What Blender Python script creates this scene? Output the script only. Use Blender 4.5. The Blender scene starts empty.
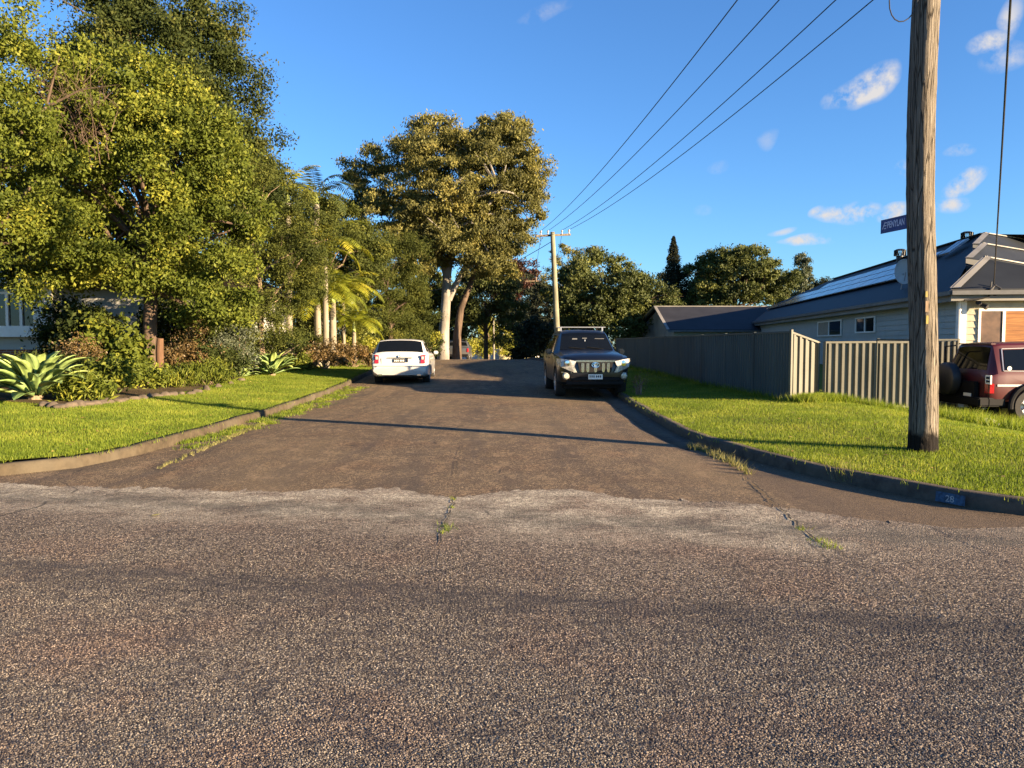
import bpy, bmesh, math, random
import numpy as np
from mathutils import Vector, Matrix
from mathutils.geometry import delaunay_2d_cdt

S = bpy.context.scene
COL = S.collection
R = math.radians

# ------------------------------------------------------------------ camera, sky, sun, exposure
cam = bpy.data.cameras.new('camera'); cam.lens = 27.03; cam.sensor_width = 36; cam.clip_end = 3000; cam.clip_start = .05
co = bpy.data.objects.new('camera', cam); COL.objects.link(co)
CAMZ = 1.5; PITCH = math.atan(42/769)
co.location = (0, 0, CAMZ); co.rotation_euler = (math.pi/2 - PITCH, 0, 0)
S.camera = co
SUN_EL = R(12.5); SUN_H = (.866, -.5)
SUNV = Vector((SUN_H[0]*math.cos(SUN_EL), SUN_H[1]*math.cos(SUN_EL), math.sin(SUN_EL))).normalized()
sl = bpy.data.lights.new('sun', 'SUN'); sl.energy = 5.0; sl.angle = R(.6); sl.color = (1, .75, .47)
so = bpy.data.objects.new('sun', sl); COL.objects.link(so)
so.rotation_euler = SUNV.to_track_quat('Z', 'Y').to_euler()
S.view_settings.view_transform = 'Standard'; S.view_settings.look = 'None'
S.view_settings.exposure = 2.25; S.view_settings.gamma = 1
W = bpy.data.worlds.new('World'); S.world = W; W.use_nodes = True
nt = W.node_tree; N = nt.nodes; L = nt.links
bg = N['Background']
sky = N.new('ShaderNodeTexSky'); sky.sky_type = 'NISHITA'; sky.sun_disc = False
sky.sun_elevation = SUN_EL; sky.sun_rotation = math.atan2(SUN_H[0], SUN_H[1])
sky.altitude = 50; sky.air_density = 1.0; sky.dust_density = .25; sky.ozone_density = 2.2
hs = N.new('ShaderNodeHueSaturation'); hs.inputs['Saturation'].default_value = 1.0; hs.inputs['Value'].default_value = 1.0
L.new(sky.outputs[0], hs.inputs['Color'])
bg.inputs['Strength'].default_value = .048
# small fair-weather clouds: soft blobs by direction, broken up with noise
tc = N.new('ShaderNodeTexCoord')
def skydir(px, py):
    a = (px-512)/769; b = (384-py)/769; c, s = math.cos(PITCH), math.sin(PITCH)
    return Vector((a, c+b*s, -s+b*c)).normalized()
noi = N.new('ShaderNodeTexNoise'); noi.inputs['Scale'].default_value = 34; noi.inputs['Detail'].default_value = 6; noi.inputs['Roughness'].default_value = .62
L.new(tc.outputs['Generated'], noi.inputs['Vector'])
noi2 = N.new('ShaderNodeTexNoise'); noi2.inputs['Scale'].default_value = 9; noi2.inputs['Detail'].default_value = 3
L.new(tc.outputs['Generated'], noi2.inputs['Vector'])
wv = N.new('ShaderNodeVectorMath'); wv.operation = 'MULTIPLY_ADD'
L.new(noi2.outputs['Color'], wv.inputs[0]); wv.inputs[1].default_value = (.05, .05, .05)
L.new(tc.outputs['Generated'], wv.inputs[2])
acc = None
CL = [(865,90,.040,.022,.95,.55),(845,103,.03,.014,.6,.3),(848,214,.036,.014,.8,.2),(826,216,.016,.012,.7,0),(888,211,.016,.012,.95,.2),(806,244,.034,.007,.75,0),(962,186,.030,.013,.8,.55),
      (948,208,.022,.010,.55,0),(990,38,.026,.012,.65,.1),(1010,52,.03,.016,.4,0),(775,136,.014,.008,.16,.3),(718,163,.016,.009,.12,.5),(700,212,.014,.007,.13,.2),(543,10,.036,.008,.18,.1),
      (898,168,.010,.010,.4,0),(958,152,.018,.008,.4,0),(785,232,.02,.006,.4,0),(1014,14,.014,.02,.5,0)]
for (px, py, w, h, amp, tilt) in CL:
    d = skydir(px, py); rt = Vector((d.y, -d.x, 0)).normalized(); up = rt.cross(d).normalized()
    rt2 = rt*math.cos(tilt)+up*math.sin(tilt); up2 = up*math.cos(tilt)-rt*math.sin(tilt)
    sub = N.new('ShaderNodeVectorMath'); sub.operation = 'SUBTRACT'; L.new(wv.outputs[0], sub.inputs[0])
    sub.inputs[1].default_value = tuple(d + Vector((.025, .025, .025)))
    d1 = N.new('ShaderNodeVectorMath'); d1.operation = 'DOT_PRODUCT'; L.new(sub.outputs[0], d1.inputs[0]); d1.inputs[1].default_value = tuple(rt2/w)
    d2 = N.new('ShaderNodeVectorMath'); d2.operation = 'DOT_PRODUCT'; L.new(sub.outputs[0], d2.inputs[0]); d2.inputs[1].default_value = tuple(up2/h)
    m1 = N.new('ShaderNodeMath'); m1.operation = 'MULTIPLY'; L.new(d1.outputs['Value'], m1.inputs[0]); L.new(d1.outputs['Value'], m1.inputs[1])
    m2 = N.new('ShaderNodeMath'); m2.operation = 'MULTIPLY_ADD'; L.new(d2.outputs['Value'], m2.inputs[0]); L.new(d2.outputs['Value'], m2.inputs[1]); L.new(m1.outputs[0], m2.inputs[2])
    m3 = N.new('ShaderNodeMath'); m3.operation = 'MULTIPLY_ADD'; L.new(m2.outputs[0], m3.inputs[0]); m3.inputs[1].default_value = -amp*1.5; m3.inputs[2].default_value = amp*1.5
    m3.use_clamp = True
    if acc is None: acc = m3
    else:
        mx = N.new('ShaderNodeMath'); mx.operation = 'MAXIMUM'; L.new(acc.outputs[0], mx.inputs[0]); L.new(m3.outputs[0], mx.inputs[1]); acc = mx
nr = N.new('ShaderNodeMapRange'); nr.inputs[1].default_value = .38; nr.inputs[2].default_value = .62; L.new(noi.outputs['Fac'], nr.inputs[0])
mm = N.new('ShaderNodeMath'); mm.operation = 'MULTIPLY'; L.new(acc.outputs[0], mm.inputs[0]); L.new(nr.outputs[0], mm.inputs[1])
mm2 = N.new('ShaderNodeMath'); mm2.operation = 'MULTIPLY'; mm2.use_clamp = True; L.new(mm.outputs[0], mm2.inputs[0]); mm2.inputs[1].default_value = 1.25
mix = N.new('ShaderNodeMix'); mix.data_type = 'RGBA'
L.new(mm2.outputs[0], mix.inputs[0]); ti = N.new('ShaderNodeMix'); ti.data_type = 'RGBA'; ti.blend_type = 'MULTIPLY'; ti.inputs[0].default_value = 1; ti.inputs[7].default_value = (.50, .82, 1.22, 1); L.new(hs.outputs[0], ti.inputs[6])
L.new(ti.outputs[2], mix.inputs[6]); mix.inputs[7].default_value = (3.4, 3.3, 3.3, 1)
L.new(mix.outputs[2], bg.inputs['Color'])

# ------------------------------------------------------------------ helpers
def P(px, py, d):
    a = (px-512)/769; b = (384-py)/769; c, s = math.cos(PITCH), math.sin(PITCH)
    v = Vector((a, c+b*s, -s+b*c)); return Vector((0, 0, CAMZ)) + v*(d/v.y)
def PZ(px, py, z):
    a = (px-512)/769; b = (384-py)/769; c, s = math.cos(PITCH), math.sin(PITCH)
    v = Vector((a, c+b*s, -s+b*c)); return Vector((0, 0, CAMZ)) + v*((z-CAMZ)/v.z)
def HZ(py, d): return CAMZ + (342-py)/769*d

def tag(o, label=None, cat=None, group=None, kind=None):
    if label: o['label'] = label
    if cat: o['category'] = cat
    if group: o['group'] = group
    if kind: o['kind'] = kind
    return o
def empty(name, loc, rz=0, label=None, cat=None, group=None):
    o = bpy.data.objects.new(name, None); COL.objects.link(o); o.location = loc; o.rotation_euler = (0, 0, rz)
    o.empty_display_size = .2
    return tag(o, label, cat, group)
def sm(t): t = min(1, max(0, t)); return t*t*(3-2*t)

def raw_mesh(name, V, F, mat, parent=None, smooth=False, tint=None):
    me = bpy.data.meshes.new(name)
    V = np.asarray(V, dtype=np.float32).reshape(-1, 3)
    if isinstance(F, np.ndarray):
        k = F.shape[1]; n = F.shape[0]
        me.vertices.add(len(V)); me.vertices.foreach_set('co', V.ravel())
        me.loops.add(n*k); me.loops.foreach_set('vertex_index', F.astype(np.int32).ravel())
        me.polygons.add(n); me.polygons.foreach_set('loop_start', np.arange(0, n*k, k, dtype=np.int32))
        me.update(calc_edges=True)
    else:
        me.from_pydata([tuple(map(float, v)) for v in V], [], F); me.update()
    if tint is not None:
        at = me.attributes.new('tint', 'FLOAT', 'POINT'); at.data.foreach_set('value', np.asarray(tint, dtype=np.float32))
    if smooth: me.polygons.foreach_set('use_smooth', np.ones(len(me.polygons), dtype=bool))
    o = bpy.data.objects.new(name, me); COL.objects.link(o)
    if mat: me.materials.append(mat)
    if parent: o.parent = parent
    return o

class MB:
    def __init__(s): s.v = []; s.f = []
    def add(s, V, F):
        b = len(s.v); s.v += [Vector(v) for v in V]; s.f += [[b+i for i in f] for f in F]; return s
    def box(s, c, sz, rz=0, m=None):
        x, y, z = sz[0]/2, sz[1]/2, sz[2]/2
        V = [Vector((a*x, b*y, g*z)) for a in (-1, 1) for b in (-1, 1) for g in (-1, 1)]
        if rz: V = [Matrix.Rotation(rz, 3, 'Z') @ v for v in V]
        if m is not None: V = [m @ v for v in V]
        return s.add([v+Vector(c) for v in V], [[0,1,3,2],[4,6,7,5],[0,4,5,1],[2,3,7,6],[0,2,6,4],[1,5,7,3]])
    def bar(s, a, b, w, h, up=(0, 0, 1)):
        a = Vector(a); b = Vector(b); d = (b-a); l = d.length; d.normalize()
        r = d.cross(Vector(up)); r = r.normalized() if r.length > 1e-6 else Vector((1, 0, 0)); u = r.cross(d)
        V = [p + r*i*w/2 + u*j*h/2 for p in (a, b) for i, j in ((-1,-1),(1,-1),(1,1),(-1,1))]
        return s.add(V, [[3,2,1,0],[4,5,6,7],[0,1,5,4],[1,2,6,5],[2,3,7,6],[3,0,4,7]])
    def tube(s, pts, rad, seg=8, cap=True):
        pts = [Vector(p) for p in pts]; n = len(pts)
        if not hasattr(rad, '__len__'): rad = [rad]*n
        b = len(s.v); ref = None
        for i, p in enumerate(pts):
            t = (pts[min(i+1, n-1)]-pts[max(i-1, 0)])
            t = t.normalized() if t.length > 1e-9 else Vector((0, 0, 1))
            if ref is None: ref = t.orthogonal().normalized()
            ref = (ref - t*ref.dot(t)); ref = ref.normalized() if ref.length > 1e-6 else t.orthogonal().normalized()
            q = t.cross(ref)
            for k in range(seg):
                a = 2*math.pi*k/seg; s.v.append(p + (ref*math.cos(a)+q*math.sin(a))*rad[i])
        for i in range(n-1):
            for k in range(seg):
                k2 = (k+1) % seg; s.f.append([b+i*seg+k, b+i*seg+k2, b+(i+1)*seg+k2, b+(i+1)*seg+k])
        if cap:
            s.f.append([b+k for k in range(seg)][::-1]); s.f.append([b+(n-1)*seg+k for k in range(seg)])
        return s
    def lathe(s, prof, m=None, seg=24):     # prof [(r,z)] about z, then matrix m
        b = len(s.v)
        for (r, z) in prof:
            for k in range(seg):
                a = 2*math.pi*k/seg; v = Vector((r*math.cos(a), r*math.sin(a), z)); s.v.append(m @ v if m else v)
        for i in range(len(prof)-1):
            for k in range(seg):
                k2 = (k+1) % seg; s.f.append([b+i*seg+k, b+i*seg+k2, b+(i+1)*seg+k2, b+(i+1)*seg+k])
        return s
    def build(s, name, mat, parent=None, smooth=False, bevel=0, label=None, sharp=None):
        me = bpy.data.meshes.new(name); me.from_pydata([tuple(v) for v in s.v], [], s.f); me.update()
        if bevel or sharp is not None or True:
            bm = bmesh.new(); bm.from_mesh(me)
            bmesh.ops.recalc_face_normals(bm, faces=bm.faces)
            if bevel:
                bmesh.ops.bevel(bm, geom=[e for e in bm.edges if len(e.link_faces) == 2 and e.calc_face_angle(0) > .5], offset=bevel, segments=2, affect='EDGES', clamp_overlap=True)
            if smooth:
                for f in bm.faces: f.smooth = True
                for e in bm.edges:
                    if len(e.link_faces) == 2 and e.calc_face_angle(0) > (sharp or .7): e.smooth = False
            bm.to_mesh(me); bm.free()
        o = bpy.data.objects.new(name, me); COL.objects.link(o)
        if mat: me.materials.append(mat)
        if parent: o.parent = parent
        if label: o['label'] = label
        return o

# ------------------------------------------------------------------ materials
class Mt:
    def __init__(s, name, col=(.5,.5,.5), rough=.7, metal=0, spec=.5, coat=0):
        m = bpy.data.materials.new(name); m.use_nodes = True; s.m = m; s.nt = m.node_tree; s.n = s.nt.nodes; s.l = s.nt.links
        s.b = s.n['Principled BSDF']; s.out = s.n['Material Output']
        s.b.inputs['Base Color'].default_value = (*col, 1); s.b.inputs['Roughness'].default_value = rough
        s.b.inputs['Metallic'].default_value = metal; s.b.inputs['Specular IOR Level'].default_value = spec
        if coat: s.b.inputs['Coat Weight'].default_value = coat; s.b.inputs['Coat Roughness'].default_value = .04
        s.tc = s.n.new('ShaderNodeTexCoord')
    def N(s, t, **kw):
        nd = s.n.new(t)
        for k, v in kw.items(): setattr(nd, k, v)
        return nd
    def co(s, scale=(1,1,1), rot=(0,0,0), loc=(0,0,0), out='Object'):
        mp = s.n.new('ShaderNodeMapping'); mp.inputs['Scale'].default_value = scale; mp.inputs['Rotation'].default_value = rot; mp.inputs['Location'].default_value = loc
        s.l.new(s.tc.outputs[out], mp.inputs[0]); return mp.outputs[0]
    def noise(s, scale, vec=None, detail=4, rough=.55):
        nd = s.n.new('ShaderNodeTexNoise'); nd.inputs['Scale'].default_value = scale; nd.inputs['Detail'].default_value = detail; nd.inputs['Roughness'].default_value = rough
        s.l.new(vec if vec else s.tc.outputs['Object'], nd.inputs['Vector']); return nd.outputs['Fac']
    def vor(s, scale, vec=None, feature='F1', out='Color'):
        nd = s.n.new('ShaderNodeTexVoronoi'); nd.feature = feature; nd.inputs['Scale'].default_value = scale
        s.l.new(vec if vec else s.tc.outputs['Object'], nd.inputs['Vector']); return nd.outputs[out]
    def rng(s, v, a, b, c=0, d=1):
        nd = s.n.new('ShaderNodeMapRange')
        for i, x in enumerate((a, b, c, d)): nd.inputs[i+1].default_value = x
        s.l.new(v, nd.inputs[0]); return nd.outputs[0]
    def math(s, op, a, b=None, c=None):
        nd = s.n.new('ShaderNodeMath'); nd.operation = op
        for i, x in enumerate((a, b, c)):
            if x is None: continue
            if isinstance(x, (int, float)): nd.inputs[i].default_value = x
            else: s.l.new(x, nd.inputs[i])
        return nd.outputs[0]
    def mix(s, f, a, b, mode='MIX'):
        nd = s.n.new('ShaderNodeMix'); nd.data_type = 'RGBA'; nd.blend_type = mode
        for i, x in ((0, f), (6, a), (7, b)):
            if isinstance(x, (int, float)): nd.inputs[i].default_value = x
            elif isinstance(x, tuple): nd.inputs[i].default_value = (*x, 1)
            else: s.l.new(x, nd.inputs[i])
        return nd.outputs[2]
    def ramp(s, v, stops):
        nd = s.n.new('ShaderNodeValToRGB'); cr = nd.color_ramp
        while len(cr.elements) < len(stops): cr.elements.new(.5)
        for e, (p, c) in zip(cr.elements, stops): e.position = p; e.color = (*c, 1)
        s.l.new(v, nd.inputs[0]); return nd.outputs[0]
    def sep(s, v=None, out='Object'):
        nd = s.n.new('ShaderNodeSeparateXYZ'); s.l.new(v if v else s.tc.outputs[out], nd.inputs[0]); return nd.outputs
    def col(s, c): s.l.new(c, s.b.inputs['Base Color']); return s
    def ro(s, c): s.l.new(c, s.b.inputs['Roughness']); return s
    def bump(s, h, strength=.3, dist=.01):
        nd = s.n.new('ShaderNodeBump'); nd.inputs['Strength'].default_value = strength; nd.inputs['Distance'].default_value = dist
        s.l.new(h, nd.inputs['Height']); s.l.new(nd.outputs[0], s.b.inputs['Normal']); return s

def plain(name, col, rough=.6, metal=0, spec=.5, var=.25, scale=4, coat=0, bumpy=0):
    m = Mt(name, col, rough, metal, spec, coat)
    n = m.noise(scale, detail=5)
    m.col(m.mix(m.rng(n, .3, .7), tuple(c*(1-var) for c in col), tuple(min(1, c*(1+var)) for c in col)))
    if bumpy: m.bump(m.noise(scale*12), bumpy, .01)
    return m.m

def leaf_mat(name, dark, light, extra=None, transl=.45, rough=.5, spec=.35, nscale=.7):
    m = Mt(name, dark, rough, 0, spec)
    at = m.N('ShaderNodeAttribute', attribute_name='tint')
    n = m.noise(nscale, detail=2)
    f = m.math('ADD', m.math('MULTIPLY', at.outputs['Fac'], .7), m.rng(n, .3, .7, -.1, .4))
    st = [(0, dark), (.75, light)]
    if extra: st = [(0, dark), (.6, light), (.97, extra)]
    c = m.ramp(f, st); m.col(c)
    tr = m.N('ShaderNodeBsdfTranslucent'); m.l.new(m.mix(.6, c, (1., 1., .35), 'MULTIPLY'), tr.inputs[0])
    tm = m.N('ShaderNodeMixShader'); tm.inputs[0].default_value = transl
    m.l.new(m.b.outputs[0], tm.inputs[1]); m.l.new(tr.outputs[0], tm.inputs[2]); m.l.new(tm.outputs[0], m.out.inputs[0])
    return m.m

def bark_mat(name, c1, c2, scale=6, bumpy=.6):
    m = Mt(name, c1, .9, 0, .2)
    v = m.co((scale, scale, scale*.18))
    n = m.noise(1.6, v, 8, .65); n2 = m.noise(.9)
    m.col(m.mix(m.rng(n2, .4, .65, 0, .6), m.ramp(n, [(.3, c1), (.65, c2)]), tuple(x*.6 for x in c1)))
    m.bump(n, bumpy, .03); return m.m

M = {}
M['bark_dark'] = bark_mat('dark_bark', (.05,.035,.025), (.14,.10,.07))
M['bark_pale'] = bark_mat('pale_bark', (.15,.135,.115), (.33,.305,.26), 2, .3)
M['bark_mid'] = bark_mat('brown_bark', (.13,.09,.06), (.28,.21,.14))
M['wood_pole'] = bark_mat('weathered_pole_timber', (.16,.135,.10), (.48,.40,.30), 16, 1.0)
M['palm_trunk'] = bark_mat('palm_trunk', (.16,.14,.10), (.29,.26,.20), 3, .2)
# ------------------------------------------------------------------ ground heights and kerb lines
def RZ(y):
    if y < 42: return .40*sm((y-16)/26.)
    t = y-42; return .40 - .0009*t*t if t < 22 else .40 - .0009*484 - .0396*(t-22)
KL = [(-60,19.0),(-30,13.2),(-14,10.1),(-8,8.95),(-5.75,8.55),(-5.2,9.1),(-4.98,10.1),(-4.92,11.5),(-4.93,13.1),(-4.95,15.4),(-5.05,19),(-5.2,23.4),(-5.45,28),(-5.9,38),(-6.6,52),(-8.,75),(-10,110)]
KR = [(60,-4.3),(30,1.4),(12,4.9),(6.,6.08),(5.1,6.3),(4.36,6.65),(3.6,7.95),(3.15,9.3),(2.82,10.7),(2.68,12.4),(2.70,15),(2.78,18.8),(2.85,22),(2.7,28),(2.3,38),(1.6,52),(.2,75),(-2,110)]
def resample(pts, step):
    P0 = [Vector(p) for p in pts]; n = len(P0); out = []
    for i in range(n-1):          # catmull-rom
        a, b, c, d = P0[max(i-1,0)], P0[i], P0[i+1], P0[min(i+2,n-1)]
        k = max(1, int((c-b).length/step))
        al = min(1.0, (b-a).length/max((c-b).length,1e-6)) if i else 0; be = min(1.0, (d-c).length/max((c-b).length,1e-6)) if i < n-2 else 0
        m1 = ((c-b)*.5+(b-a)*.5*((c-b).length/max((b-a).length,1e-6)))*1 if i else (c-b)
        m2 = ((c-b)*.5+(d-c)*.5*((c-b).length/max((d-c).length,1e-6)))*1 if i < n-2 else (c-b)
        for j in range(k):
            t = j/k; t2, t3 = t*t, t*t*t
            out.append(b*(2*t3-3*t2+1)+m1*(t3-2*t2+t)+c*(-2*t3+3*t2)+m2*(t3-t2))
    out.append(P0[-1]); return out
kl = resample(KL, .4); kr = resample(KR, .4)
KLa = np.array([tuple(p) for p in kl]); KRa = np.array([tuple(p) for p in kr])
def seg_dist(P_, A):      # distance of points to polyline
    a = A[:-1]; d = A[1:]-a; best = np.full(len(P_), 1e9)
    for i in range(len(a)):
        t = np.clip(((P_-a[i])@d[i])/(d[i]@d[i]), 0, 1); q = a[i]+t[:, None]*d[i]
        best = np.minimum(best, np.hypot(*(P_-q).T))
    return best
def off_edge(pts, o):     # offset polyline to its left (o>0)
    out = []
    for i, p in enumerate(pts):
        t = (pts[min(i+1, len(pts)-1)]-pts[max(i-1, 0)]).normalized(); out.append(p+Vector((-t.y, t.x))*o)
    return out
KT = .125
def ZR(x, y):             # right-hand verge and yards
    dx = float(x)
    k = 2.8 if y > 12 else 2.8+(12-y)*.35
    o = max(0, dx-k)
    z = KT + RZ(y) + .03*min(o, 2.2) 
    z -= .52*sm((dx-6.6)/4.2) * sm((24-y)/5.) if y < 24 else 0
    z += .02*math.sin(x*1.7+y*.9)*min(1, o*.8)*.6
    return z
def ZL(x, y):
    o = max(0, -4.95-x) if y > 11 else max(0, -4.95-x)*.8
    return KT + RZ(y) + .045*min(o, 3.4) + .05*max(0, min(o-3.4, 6)) + .015*math.sin(x*1.3+y*.8)*min(1, o*.8)
def vec_apply(f, xs, ys): return np.array([f(a, b) for a, b in zip(xs, ys)])

def region(name, poly, zf, step, mat, near=None):
    b = np.array([tuple(p) for p in poly]); lo = b.min(0); hi = b.max(0)
    pts = [Vector((float(p[0]), float(p[1]))) for p in poly]; n = len(pts)
    rnd = random.Random(3)
    y = lo[1]
    while y < hi[1]:
        st = step if y < 35 else step*4
        x = lo[0]
        while x < hi[0]:
            s2 = st if abs(x) < 20 else st*4
            pts.append(Vector((x+rnd.uniform(-.1, .1)*st, y+rnd.uniform(-.1, .1)*st))); x += s2
        y += st
    r = delaunay_2d_cdt(pts, [], [list(range(n))], 1, 1e-4)
    V = [(p.x, p.y, zf(p.x, p.y)) for p in r[0]]
    return raw_mesh(name, V, [list(f) for f in r[2]], mat, smooth=True)

# ------------------------------------------------------------------ asphalt
def asphalt(name, old):
    m = Mt(name, (.1,.09,.08), .85, 0, .25)
    g = m.co((1,1,1), (0, 0, R(11)))
    SC = 88 if not old else 120
    st = m.vor(SC, None); sp = m.N('ShaderNodeSeparateColor'); m.l.new(st, sp.inputs[0])
    dist = m.vor(SC, None, 'F1', 'Distance')
    st2 = m.vor(130); sp2 = m.N('ShaderNodeSeparateColor'); m.l.new(st2, sp2.inputs[0])
    if not old:
        stone = m.ramp(sp.outputs[0], [(.0, (.032,.026,.023)), (.25, (.09,.073,.059)), (.5, (.20,.165,.125)), (.8, (.31,.257,.195)), (1., (.52,.45,.345))])
    else:
        stone = m.ramp(sp.outputs[0], [(.0, (.045,.033,.020)), (.35, (.13,.095,.056)), (.8, (.27,.20,.118)), (1., (.56,.43,.27))])
    fine = m.ramp(sp2.outputs[1], [(0, (.45,.42,.42)), (1, (1.5,1.45,1.4))])
    c = m.mix(.6, stone, fine, 'MULTIPLY')
    spk = m.noise(34 if not old else 22, None, 4, .85); c = m.mix(1, c, m.ramp(spk, [(.36,(.45,.44,.44)),(.5,(.95,.95,.95)),(.66,(1.7,1.66,1.55))]), 'MULTIPLY')
    # binder showing between stones
    bind = m.rng(dist, .0055 if False else .35, .62)
    c = m.mix(m.math('MULTIPLY', bind, .55), c, (.03,.027,.026))
    big = m.noise(.55, g, 5, .6); med = m.noise(3.2, None, 5, .65)
    c = m.mix(m.rng(big, .35, .65, 0, .45), c, (.55,.46,.42), 'MULTIPLY')
    c = m.mix(m.rng(med, .5, .72, 0, .6), c, (.5,.48,.5), 'MULTIPLY')
    pink = m.noise(1.1, m.co((1,1,1), (0,0,0), (7,3,1)), 3)
    c = m.mix(m.rng(pink, .52, .7, 0, .35), c, (1.12,.88,.80), 'MULTIPLY')
    X, Y, _ = m.sep(g)
    if not old:
        # rotated frame: u along the cross street, w across it
        wob = m.math('MULTIPLY', m.math('SUBTRACT', m.noise(1.3, None, 5, .7), .5), .55)
        w = m.math('ADD', Y, wob)
        Xo, Yo, _ = m.sep()
        pale_n = m.noise(1.7, m.co((1,1.6,1), (0,0,R(11))), 6, .7)
        # pale worn band next to the mouth of the side street
        b1 = m.math('MULTIPLY', m.rng(w, 5.55, 6.2), m.rng(Xo, 2.2, 3.0, 1, .25))
        b1 = m.math('MULTIPLY', b1, m.rng(pale_n, .38, .6, .05, 1)); b1 = m.math('MULTIPLY', b1, m.rng(m.noise(13, m.co((1,1.6,1)), 6, .9), .40, .54, .1, 1))
        c = m.mix(m.math('MULTIPLY', b1, .9), c, m.mix(sp.outputs[1], (.10,.09,.068), (.74,.66,.50)))
        # darker wheel-worn strip with ragged top edge
        dk = m.math('MULTIPLY', m.rng(m.math('ADD', Y, m.math('MULTIPLY', wob, .5)), 4.55, 4.42), m.rng(Y, 3.0, 4.4, .15, 1))
        dk = m.math('MULTIPLY', dk, m.rng(m.noise(2.6, m.co((1,3,1), (0,0,R(11))), 6, .7), .36, .56))
        c = m.mix(m.math('MULTIPLY', dk, .8), c, (.050,.044,.042))
        dk2 = m.math('MULTIPLY', m.rng(m.noise(5, None, 5, .7), .56, .66), m.rng(Y, 3.9, 2.4))
        c = m.mix(m.math('MULTIPLY', dk2, .6), c, (.04,.038,.042))
        b3 = m.math('MULTIPLY', m.rng(w, 6.0, 6.25), m.rng(w, 6.75, 6.45)); b3 = m.math('MULTIPLY', b3, m.rng(m.noise(2.5, g, 6, .8), .36, .55))
        c = m.mix(m.math('MULTIPLY', b3, .6), c, (.06,.056,.046))
    else:
        tr = m.noise(.9, m.co((2.2,.25,1), (0,0,R(2.7))), 4, .6)
        c = m.mix(m.rng(tr, .48, .66, 0, .6), c, (.045,.038,.034))
        mo = m.noise(2.4, m.co((1.6,.8,1)), 6, .8); c = m.mix(m.rng(mo, .5, .62, 0, .45), c, (.06,.045,.032)); c = m.mix(m.rng(mo, .46, .36, 0, .4), c, (.34,.235,.135))
        ye = m.noise(.35, m.co((1,.4,1), (0,0,0), (3,1,0)), 3, .6)
        c = m.mix(m.rng(ye, .45, .66, 0, .35), c, (.22,.16,.085))
    # cracks
    wn = m.N('ShaderNodeTexNoise'); wn.inputs['Scale'].default_value = 2.2; wn.inputs['Detail'].default_value = 5; m.l.new(m.tc.outputs['Object'], wn.inputs['Vector'])
    cr = m.vor(.33, m.mix(.22, m.tc.outputs['Object'], wn.outputs['Color'], 'ADD'), 'DISTANCE_TO_EDGE', 'Distance')
    crn = m.rng(m.noise(1.4, None, 2), .52, .58)
    crk = m.math('MULTIPLY', m.rng(cr, .006, .0015), crn)
    c = m.mix(m.math('MULTIPLY', crk, .75), c, (.02,.018,.017))
    if old:   # coarser brown apron beyond the old gutter seams
        Xo, Yo, _ = m.sep()
        ap = m.rng(m.math('ADD', Xo, m.math('MULTIPLY', m.noise(2, None, 3), .1)), 2.62, 2.66)
        c = m.mix(m.math('MULTIPLY', ap, .65), c, m.mix(sp.outputs[1], (.025,.017,.012), (.16,.115,.075)))
    m.col(c)
    h = m.math('ADD', m.math('MULTIPLY', sp.outputs[0], .5), m.math('MULTIPLY', m.math('SUBTRACT', .6, dist), 1.0))
    h = m.math('ADD', h, m.math('MULTIPLY', med, .8))
    m.bump(h, .75 if not old else .5, .006)
    return m.m
M['asph'] = asphalt('cross_street_asphalt', False); M['asph_old'] = asphalt('side_street_asphalt', True)

def lawn_mat(name, a, b):
    m = Mt(name, a, .95, 0, .1)
    n = m.noise(14, None, 6, .7); n2 = m.noise(1.2, None, 4)
    c = m.mix(m.rng(n, .3, .7), a, b); c = m.mix(m.rng(n2, .45, .7, 0, .5), c, (.16,.13,.05))
    m.col(c); m.bump(n, .8, .04); return m.m
M['lawn'] = lawn_mat('lawn_soil', (.07,.085,.012), (.20,.22,.03))
M['bed'] = lawn_mat('bed_soil', (.035,.026,.016), (.09,.065,.04))
M['far_ground'] = lawn_mat('distant_ground', (.04,.05,.015), (.09,.10,.03))
def concrete(name, a, b):
    m = Mt(name, a, .9, 0, .2)
    n = m.noise(7, None, 7, .7); n2 = m.noise(.9, None, 4, .6)
    c = m.mix(m.rng(n, .3, .7), a, b); c = m.mix(m.rng(n2, .45, .65, 0, .7), c, (.10,.085,.06))
    m.col(c); m.bump(m.noise(60, None, 4), .5, .006); return m.m
M['kerb'] = concrete('kerb_concrete', (.034,.026,.017), (.085,.066,.042))
M['kerb_shade'] = concrete('shaded_kerb_concrete', (.035,.028,.024), (.10,.08,.062))  # right kerb face lies in shade; that darkness is put into the colour

# ground sheet well below the built surfaces near the camera, reaching the horizon
gv = []; gf = []
rings = [0, 6, 15, 30, 50, 80, 120, 180, 260, 400, 700]; seg = 48
def GZ(x, y): return -.55 + min(0, -(.012*max(0, y-60)) if y < 220 else -1.9)
for r_ in rings:
    for k in range(seg):
        a = 2*math.pi*k/seg; x, y = r_*math.cos(a), r_*math.sin(a)+10; gv.append((x, y, GZ(x, y)))
for i in range(len(rings)-1):
    for k in range(seg):
        k2 = (k+1) % seg; gf.append([i*seg+k, i*seg+k2, (i+1)*seg+k2, (i+1)*seg+k])
gr = raw_mesh('ground', gv, gf, M['far_ground']); tag(gr, 'distant ground behind the street', None, None, 'structure')

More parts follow.
